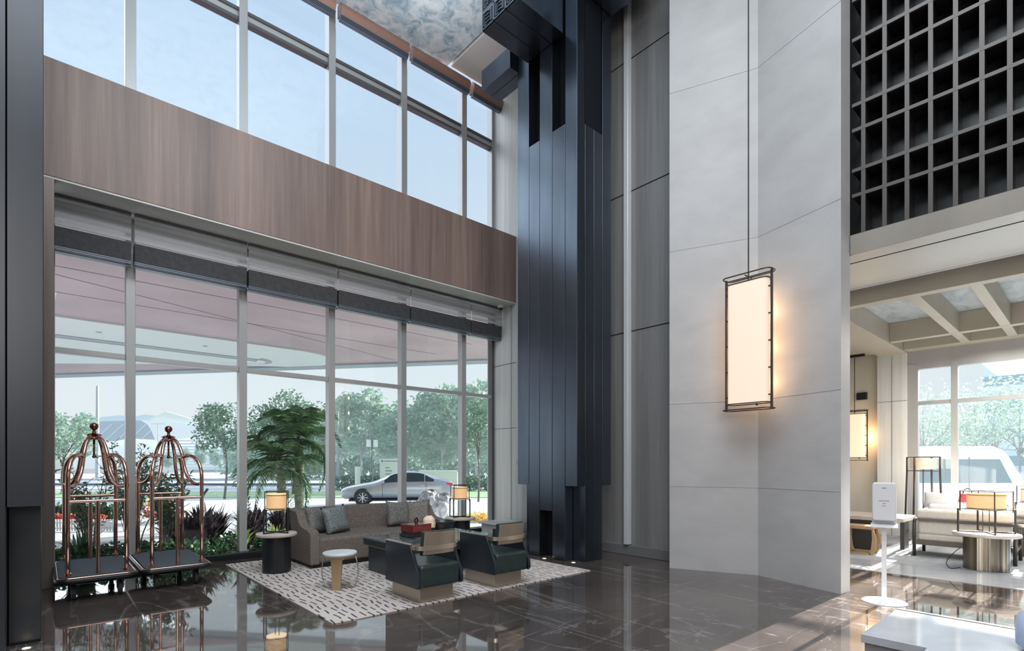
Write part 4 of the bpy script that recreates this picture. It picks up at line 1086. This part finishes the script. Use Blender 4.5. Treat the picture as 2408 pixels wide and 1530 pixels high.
for i, (x, y, h, lb) in enumerate([(2.45, 9.45, .42, 'lime green spiky plant just right of the second mullion'), (.38, 9.35, .5, 'small strap leaved plant at the nearer cart'), (3.0, 9.6, .4, 'green spiky plant behind the near table lamp'), (3.9, 10.2, .4, 'strap leaved plant behind the sofa back')]):
    rosette(x, y, h, 70, 'leaf_lime' if i in (0, 2) else 'leaf_cover', lb, 90+i, w=.04, name='spiky_plant')
rosette(.42, 9.22, .38, 9, 'leaf_cover', 'broad single leaf plant in front of the groundcover', 96, w=.16, name='leafy_plant')
# groundcover
bl = [(x_, 9.45+.22*math.sin(x_*3)+.35*j, .06-.04*j, .24) for j in range(3) for x_ in [(-.3+.26*i) for i in range(10+3*j)]]
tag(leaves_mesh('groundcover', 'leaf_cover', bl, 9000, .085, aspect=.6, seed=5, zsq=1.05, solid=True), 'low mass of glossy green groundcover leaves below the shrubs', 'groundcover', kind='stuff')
dp = tag(MB().tube(spline([(0, 0, 0), (-.06, 0, .35), (-.17, 0, .62), (-.16, 0, .9), (-.08, 0, 1.05)], 5), .02, 8).build('bent_stem', 'pole_dark', smooth=True), 'bare dark bent stem rising beside the second mullion', 'branch')
dp.location = (2.16, 10.1, -.02)
# flowers + picket fence
def flowers(name, u0, u1, d, leaf, label, seed, z=.1, n=900, size=.07, r=.35):
    x0, y0 = G(u0, d); x1, y1 = G(u1, d)
    bl = [(x0+(x1-x0)*i/8, y0+(y1-y0)*i/8, z, r) for i in range(9)]
    return tag(leaves_mesh(name, leaf, bl, n, size, seed=seed, aspect=.8, solid=True, zsq=.7), label, 'flowers', kind='stuff')
flowers('flower_bed', 100, 235, 14.4, 'flower_red', 'strip of red flowers above the little white fence', 41, -.02, 900, .09, .13)
flowers('flower_foliage', 100, 270, 15.6, 'leaf_cover', 'green foliage behind the red flowers', 42, .0, 1800, .13, .33)
flowers('flower_bed', 345, 420, 14.2, 'flower_red', 'red flower patch seen through the farther cart', 43, .10, 400, .09, .2)
flowers('flower_bed', 352, 400, 14.6, 'flower_yellow', 'orange yellow flower patch above the red patch behind the farther cart', 44, .32, 300, .09, .2)
flowers('flower_bed', 1095, 1150, 15.8, 'flower_yellow', 'orange flower patch outside the narrow end window', 45, -.15, 260, .09, .2)
pf = empty('picket_fence', (*G(95, 13.6), GZ), 'little white picket fence in front of the red flowers', 'fence')
b = MB()
for i in range(26): b.box(.075*i-.022, .075*i+.022, -.01, .01, 0, .30)
b.box(0, 1.9, .01, .02, .06, .09).box(0, 1.9, .01, .02, .20, .23)
b.build('pickets', 'white_paint', pf); pf.rotation_euler = (0, 0, math.atan2(R[1], R[0]))
strip('garden_path', 60, 560, 11.6, 13.2, GZ, GZ+.02, 'paving', 'pale garden path beyond the planting bed', 'path', 'structure')
# rock
rk = MB(); bmesh.ops.create_icosphere(rk.b, subdivisions=5, radius=1)
from mathutils import noise as mn
for v in rk.b.verts:
    n_ = mn.noise(v.co*1.6+Vector((3, 1, 2)))*.28+mn.noise(v.co*4.5)*.11+mn.noise(v.co*11)*.035
    v.co = v.co*(1+n_); v.co.x *= .52; v.co.y *= .42; v.co.z *= .66
ro = rk.build('garden_rock', 'rock'); x, y = G(1022, 13.3); ro.location = (x, y, .18); tag(ro, 'upright white veined garden rock behind the far end of the sofa', 'rock')

# car
def loft(b, st_):
    rows = []
    for x, half in st_:
        pts = [(x, yy, zz) for yy, zz in half]+[(x, -yy, zz) for yy, zz in reversed(half)]
        rows.append([b.b.verts.new(p) for p in pts])
    n = len(rows[0])
    for r0, r1 in zip(rows, rows[1:]):
        for k in range(n): b.b.faces.new((r0[k], r0[(k+1) % n], r1[(k+1) % n], r1[k]))
    b.b.faces.new(rows[0][::-1]); b.b.faces.new(rows[-1])
    return b
def wheel(t, x, y, r, rimr, sg):
    w = empty('wheel', (x, y, r), '', ''); del w['label']; del w['category']; w.parent = t
    MB().lathe([(rimr*.98, -.09), (r*.96, -.10), (r, -.07), (r, .07), (r*.96, .10), (rimr*.98, .09)], (0, 0), 28, 'y', 0).build('tyre', 'car_black', w, smooth=40)
    b = MB(); b.lathe([(rimr, sg*.075), (rimr*.9, sg*.095), (rimr*.86, sg*.075)], (0, 0), 24, 'y', 0, cap=False)
    for k in range(8):
        a = k*PI/4; b.bar((.03*math.cos(a), sg*.088, .03*math.sin(a)), (rimr*.9*math.cos(a), sg*.088, rimr*.9*math.sin(a)), .045, .03)
    b.lathe([(.05, sg*.07), (.05, sg*.1)], (0, 0), 12, 'y', 0)
    b.build('rim', 'car_rim', w)
    return w
def car():
    t = empty('parked_car', (0, 0, 0), 'silver grey sedan parked on the driveway outside the window', 'car')
    # front at -x
    def sec(x, zb, zs_, zbelt, zt, wb, ws_, wbelt, wt): return (x, [(wb, zb), (ws_, zs_), (wbelt, zbelt), (wt, zt)])
    st_ = [sec(-2.37, .32, .45, .60, .63, .50, .62, .60, .50), sec(-2.28, .22, .45, .68, .72, .72, .80, .76, .60), sec(-2.0, .20, .48, .76, .82, .82, .89, .83, .62), sec(-1.4, .20, .5, .84, .92, .86, .91, .87, .66),
           sec(-.98, .20, .5, .90, .985, .87, .91, .89, .70), sec(-.45, .20, .5, .93, 1.27, .87, .91, .88, .63), sec(-.1, .20, .5, .94, 1.41, .87, .91, .88, .58), sec(.4, .20, .5, .95, 1.455, .87, .91, .88, .57),
           sec(.9, .20, .5, .96, 1.43, .87, .91, .88, .56), sec(1.35, .20, .5, .97, 1.30, .87, .91, .88, .58), sec(1.75, .20, .5, .98, 1.12, .86, .91, .87, .64), sec(2.05, .22, .5, .97, 1.05, .82, .88, .83, .66), sec(2.3, .26, .5, .88, .99, .74, .80, .76, .60), sec(2.38, .36, .5, .78, .84, .60, .68, .64, .54)]
    o = loft(MB(), st_).build('body', 'car_paint', t, sub=2)
    # side windows
    for sg in (-1, 1):
        def q(x, f, off=.012):
            for (x0, h0), (x1, h1) in zip(st_, st_[1:]):
                if x0 <= x <= x1:
                    k = (x-x0)/(x1-x0)
                    yb, zb = h0[2][0]*(1-k)+h1[2][0]*k, h0[2][1]*(1-k)+h1[2][1]*k
                    yt, zt = h0[3][0]*(1-k)+h1[3][0]*k, h0[3][1]*(1-k)+h1[3][1]*k
                    return (x, sg*(yb*(1-f)+yt*f+off-.02), zb*(1-f)+zt*f)
        for (xa, xb) in ((-.62, .30), (.36, 1.10), (1.14, 1.50)):
            b = MB(); N = 6; rows = []
            for i in range(N+1):
                x = xa+(xb-xa)*i/N
                top = .80 if -.3 < x < 1.2 else .62
                if x < -.3: top = .80-(-.3-x)*1.6
                if x > 1.1: top = .80-(x-1.1)*1.1
                rows.append([b.b.verts.new(q(x, .06)), b.b.verts.new(q(x, max(.12, top)))])
            for r0, r1 in zip(rows, rows[1:]): b.b.faces.new((r0[0], r1[0], r1[1], r0[1]))
            bmesh.ops.solidify(b.b, geom=b.b.faces[:], thickness=.03)
            b.build('side_window', 'car_glass', t, smooth=40)
    for sg in (-1, 1):
        for x in (-1.42, 1.38):
            MB().lathe([(.36, -.03), (.37, .02)], (x, sg*.86), 28, 'y', .35).build('wheel_arch', 'car_black', t)
            wheel(t, x, sg*.845, .325, .225, sg)
        MB().box(-2.18, -1.86, sg*.68-.12, sg*.68+.12, .60, .72).build('headlight', 'headlight', t, bevel=.04)
        MB().box(2.02, 2.31, sg*.71-.11, sg*.71+.11, .82, .92).build('tail_light', 'tail_light', t, bevel=.03)
        MB().sphere((-.62, sg*.98, .98), .10, 12, (1, .8, .7)).build('mirror', 'car_paint', t, smooth=True)
        b = MB()
        for x in (.10, .92): b.box(x, x+.16, sg*.915-.012, sg*.915+.012, .80, .825)
        b.build('door_handle', 'car_rim', t)
        b = MB()
        for x in (-.62, .33, 1.18): b.box(x-.006, x+.006, sg*.905-.006, sg*.905+.006, .30, .92)
        b.build('door_seam', 'car_black', t)
    MB().box(-2.0, 2.0, -.8, .8, .17, .24).build('underbody', 'car_black', t)
    return t
cr = car(); x, y = G(938, 23.0); cr.location = (x, y, GZ); cr.rotation_euler = (0, 0, math.atan2(R[1], R[0])+math.radians(9))

# van outside the lounge window
def van():
    t = empty('parked_van', (0, 0, 0), 'white minibus parked outside the lounge window', 'van')
    P = [(-2.7, .35), (-2.7, 1.1), (-2.45, 1.25), (-1.95, 2.05), (-1.6, 2.2), (2.45, 2.2), (2.65, 2.05), (2.7, .35)]
    MB().prism_y(P, -.92, .92).build('body', 'van_white', t, bevel=.10, seg=4)
    for sg in (-1, 1):
        MB().prism_y([(-2.05, 1.22), (-1.72, 1.85), (2.2, 1.85), (2.35, 1.22)], sg*.925-.006, sg*.925+.006).build('side_window', 'van_glass', t)
        for x in (-1.75, 1.7): wheel(t, x, sg*.86, .34, .22, sg)
        b = MB()
        for x in (-.9, .45, 1.5): b.box(x-.01, x+.01, sg*.93-.008, sg*.93+.008, .5, 1.9)
        b.build('panel_seam', 'canopy_grey', t)
    MB().prism_y([(-2.43, 1.28), (-1.98, 2.02), (-2.03, 2.04), (-2.50, 1.30)], -.78, .78).build('windscreen', 'van_glass', t)
    MB().box(-2.72, -2.6, -.85, -.55, .75, .95).box(-2.72, -2.6, .55, .85, .75, .95).build('headlight', 'headlight', t)
    return t
vn = van(); x, y = G(2138, 15.0); vn.location = (x, y, GZ); vn.rotation_euler = (0, 0, math.atan2(R[1], R[0])+PI)
# trees by the lounge window
LG = 'loose trees outside the lounge window'
for i, (u, d, h, cr_) in enumerate([(2170, 19, 4.6, 2.0), (2290, 21, 5.2, 2.2), (2400, 20, 5.0, 2.2), (2215, 24, 5.0, 2.4), (2340, 25, 5.6, 2.4)]):
    x, y = G(u, d); tree((x, y, GZ), h, cr_, 'pale hazy loose leaved tree behind the white minibus', LG, 100+i, 'leaf_haze', 1200, .15, 'bark_pale', .06, .4)
x, y = G(2405, 60)
tw = empty('office_tower', (x, y, GZ), 'pale blue tower block at the far right beyond the lounge window', 'building'); MB().box(-3, 3, -3, 3, 0, 16).build('tower_body', 'tower', tw)
b = MB()
for k in range(5): b.box(-3.03, 3.03, -3.03, 3.03, 1.5+3*k, 2.6+3*k)
b.build('window_bands', 'far_glass', tw)

# far hall with sweeping roof
hx, hy = G(345, 150)
hl = empty('exhibition_hall', (hx, hy, GZ), 'long white hall with a sweeping peaked roof on the horizon', 'building', rz=math.atan2(R[1], R[0]))
k = 150/1241
def HP(u, v, dd=0): return ((u-345)*k*(1+dd/150), dd, (1090-v)*k*(1+dd/150)-GZ)
def surf(name, pts, m, th=1.):
    b = MB(); a = [b.b.verts.new(p) for p in pts]; c = [b.b.verts.new((p[0], p[1]+th, p[2])) for p in pts]; n = len(a)
    b.b.faces.new(a); b.b.faces.new(c[::-1])
    for i in range(n): b.b.faces.new((a[i], c[i], c[(i+1) % n], a[(i+1) % n]))
    return b.build(name, m, hl)
surf('grey_roof', [HP(180, 1010), HP(215, 985), HP(240, 978), HP(340, 976), HP(352, 985), HP(362, 1000), HP(368, 1022), HP(300, 1018), HP(262, 1025), HP(220, 1020)], 'roof_grey')
surf('white_roof', [HP(335, 975, -1), HP(400, 978, -1), HP(490, 990, -1), HP(560, 1000, -1), HP(560, 1012, -1), HP(480, 1014, -1), HP(420, 1020, -1), HP(385, 1030, -1), HP(370, 1022, -1), HP(362, 1000, -1), HP(352, 985, -1)], 'roof_white')
surf('peak_roof', [HP(335, 975, 1), HP(362, 966, 1), HP(384, 955, 1), HP(430, 968, 1), HP(478, 986, 1), HP(480, 990, 1)], 'roof_olive')
surf('roof_ridge', [HP(180, 985, 2), HP(230, 968, 2), HP(270, 964, 2), HP(300, 968, 2), HP(330, 962, 2), HP(362, 966, 2), HP(340, 978, 2), HP(240, 980, 2)], 'tower')
b = MB()
for q_ in range(11):
    z = HP(0, 1022+q_*7)[2]; x0 = HP(392-q_*1.5, 0)[0]; x1 = HP(600, 0)[0]; b.box(x0, x1, 0, .6, z-.5, z+.05)
b.build('louvres', 'hall_louvre', hl)
surf('wall', [HP(150, 1020, 4), HP(700, 1014, 4), HP(700, 1090, 4), HP(150, 1090, 4)], 'roof_white')
surf('entrance_glass', [HP(470, 1092, -3), HP(700, 1092, -3), HP(700, 1105, -3), HP(470, 1105, -3)], 'far_glass')
b = MB()
for q_ in range(7):
    x_ = HP(190+q_*27, 0)[0]; b.tube([(x_-2.2, -.5, HP(0, 1022)[2]), (x_+2.5, -.3, HP(0, 985)[2])], .12, 4)
b.build('roof_ribs', 'tower', hl)

# poles and signs
def pole(name, u, d, z1, r, m, label, cat='lamp post', arm=None):
    t = empty(name, (*G(u, d), GZ), label, cat)
    MB().cyl(0, 0, 0, z1-GZ, r, 10, r*.6).build('pole', m, t, smooth=40)
    if arm:
        MB().bar((-arm*R[0], -arm*R[1], z1-GZ-.1), (arm*R[0], arm*R[1], z1-GZ-.1), .05*arm).build('arm', m, t)
        for s_ in (-1, 1): MB().sphere((s_*arm*R[0], s_*arm*R[1], z1-GZ-.12), .09*arm+.04, 10, (1, 1, .4)).build('lamp_head', m, t)
    return t
pole('flag_pole', 229, 60, 10.3, .22, 'pole_pale', 'tall plain pale pole rising behind the nearer luggage cart', 'pole')
pole('street_lamp', 372, 80, 7.6, .09, 'pole_pale', 'distant street lamp with twin heads in front of the far hall', arm=1.0)
pole('street_lamp', 795, 36, 5.0, .09, 'pole_pale', 'tall pale street lamp pole right of the palm', arm=.3)
pl = pole('lantern_post', 875, 28, 3.2, .035, 'pole_dark', 'slim dark lantern post behind the parked car')
for s_ in (-1, 1): MB().box(s_*.2-.1, s_*.2+.1, -.06, .06, 2.62, 3.0).build('lantern_box', 'sign_white', pl)
tag(MB().box(-.12, .12, -.12, .12, 0, 1.5).box(-.14, .14, -.14, .14, 1.5, 1.56).build('marker_post', 'sign_white'), 'short white marker post left of the sign board', 'post')
mo = bpy.data.objects['marker_post']; mo.location = (*G(841, 32), GZ)
sb = empty('sign_board', (*G(917, 33), GZ), 'white direction sign board with dark lettering behind the silver car', 'sign', rz=math.atan2(R[1], R[0]))
MB().box(-.62, .62, -.05, .05, .3, 1.75).build('panel', 'sign_white', sb)
MB().box(-.66, .66, -.08, .06, 1.75, 2.05).build('header', 'sign_white', sb)
MB().box(-.52, -.40, -.09, -.08, 1.84, 1.96).box(-.34, .5, -.09, -.08, 1.875, 1.925).build('header_text', 'sign_ink', sb)
b = MB()
for r_, (a_, w_) in enumerate([(-.25, .12), (-.25, .25), (-.25, .5), (-.25, .2)]):
    for q_ in range(int(w_/.06)+1): b.box(a_+.08*q_, a_+.08*q_+.055, -.06, -.05, 1.45-.2*r_, 1.53-.2*r_)
b.build('lettering', 'sign_ink', sb)
wl = tag(MB().box(-1.1, 1.1, -.2, .2, 0, 1.25).box(-1.15, 1.15, -.25, .25, 1.25, 1.35).build('garden_wall', 'sign_white'), 'white capped garden wall just past the boot of the car', 'wall')
wl.location = (*G(1032, 31), GZ); wl.rotation_euler = (0, 0, math.atan2(R[1], R[0]))

# ================================================================== light
w = bpy.data.worlds.new('sky'); S.world = w; w.use_nodes = True
nt = w.node_tree; bg = nt.nodes['Background']
tc = nt.nodes.new('ShaderNodeTexCoord'); sp = nt.nodes.new('ShaderNodeSeparateXYZ'); nt.links.new(tc.outputs['Generated'], sp.inputs[0])
rp = nt.nodes.new('ShaderNodeValToRGB'); e = rp.color_ramp.elements
for p_, c_ in ((0., (.62, .68, .72)), (.02, (.90, .95, .97)), (.18, (.82, .92, .97)), (.45, (.66, .81, .96)), (.8, (.48, .68, .95))):
    if p_ in (0.,): el = e[0]; el.position = p_
    else: el = e.new(p_)
    el.color = (*c_, 1)
e[-1].color = (.48, .68, .95, 1)
nt.links.new(sp.outputs[2], rp.inputs[0]); nt.links.new(rp.outputs[0], bg.inputs[0]); bg.inputs[1].default_value = 1.0

def light(kind, loc, energy, color=(1, 1, 1), size=1., size_y=None, target=None, name='light', spot=None):
    l = bpy.data.lights.new(name, kind); l.energy = energy; l.color = color
    if kind == 'AREA':
        l.size = size
        if size_y: l.shape = 'RECTANGLE'; l.size_y = size_y
    elif kind == 'SUN': l.angle = size
    else: l.shadow_soft_size = size
    if spot: l.spot_size = spot; l.spot_blend = .8
    o = bpy.data.objects.new(name, l); COL.objects.link(o); o.location = loc
    if target is not None: o.rotation_euler = (Vector(target)-Vector(loc)).to_track_quat('-Z', 'Y').to_euler()
    return o
light('AREA', (3, 13, GZ+.15), 260, (.95, .97, 1), 16, 7, (3, 13, 9), 'canopy_fill')  # unseen lamp added to brighten the canopy underside
light('AREA', (.8, 3.2, 8.1), 620, (.90, .95, 1), 8.5, 8.5, (.8, 3.2, 9.3), 'ceiling_up_fill')  # unseen upward lamp added to brighten the silver ceiling
light('SUN', (-10, 30, 22), 2.2, (.86, .93, 1), math.radians(65), target=(0, 0, 0), name='sky_fill')  # broad sun lamp added to strengthen sky light through the windows
light('SUN', (30, 2, 10.5), 11.0, (1, .94, .86), .012, target=(0, 1.5, .6), name='sun')
light('SPOT', (62, .4, 19.4), 2300000, (1, .95, .88), .25, target=(6.5, .2, 1.0), name='sun_patch_spot', spot=math.radians(7.5))  # unseen far spot added to strengthen the sun patch on the floor
light('AREA', (1.5, 0, 9.2), 650, (.93, .96, 1), 6, 6, (1.5, 0, 0), 'ceiling_fill')  # unseen overhead area lamp added as lobby fill
light('AREA', (-2, -3.5, 5.), 330, (1, .96, .92), 5, 4, (4, 5, 2.5), 'room_fill')
light('AREA', (10.5, 0.2, 3.5), 190, (1, .95, .87), 3, 3, (10.5, .2, 0), 'lounge_fill')  # unseen area lamp added as fill for the lounge
for z in (2.5, 2.95, 3.4): light('POINT', (6.78, 2.96, z), 5.5, (1, .60, .28), .05, name='lantern_glow')
light('POINT', (12.75, 3.3, 2.0), 6, (1, .62, .3), .05, name='lantern_glow')
light('POINT', (2.33, 7.36, 1.0), 2., (1, .62, .3), .05, name='lamp_glow')
for (x, y), _ in UL: light('SPOT', (x, y, .03), 6, (1, .66, .34), .02, target=(x+.03, y+.05, 2), name='floor_glow', spot=math.radians(70))

S.view_settings.view_transform = 'Standard'
S.view_settings.look = 'None'
S.view_settings.exposure = 0.0
try:
    S.cycles.use_adaptive_sampling = True; S.cycles.adaptive_threshold = .02; S.cycles.max_bounces = 7; S.cycles.diffuse_bounces = 3; S.cycles.glossy_bounces = 4; S.cycles.transparent_max_bounces = 12
    S.cycles.sample_clamp_indirect = 6; S.cycles.use_denoising = True; S.cycles.caustics_reflective = False; S.cycles.caustics_refractive = False
except Exception: pass
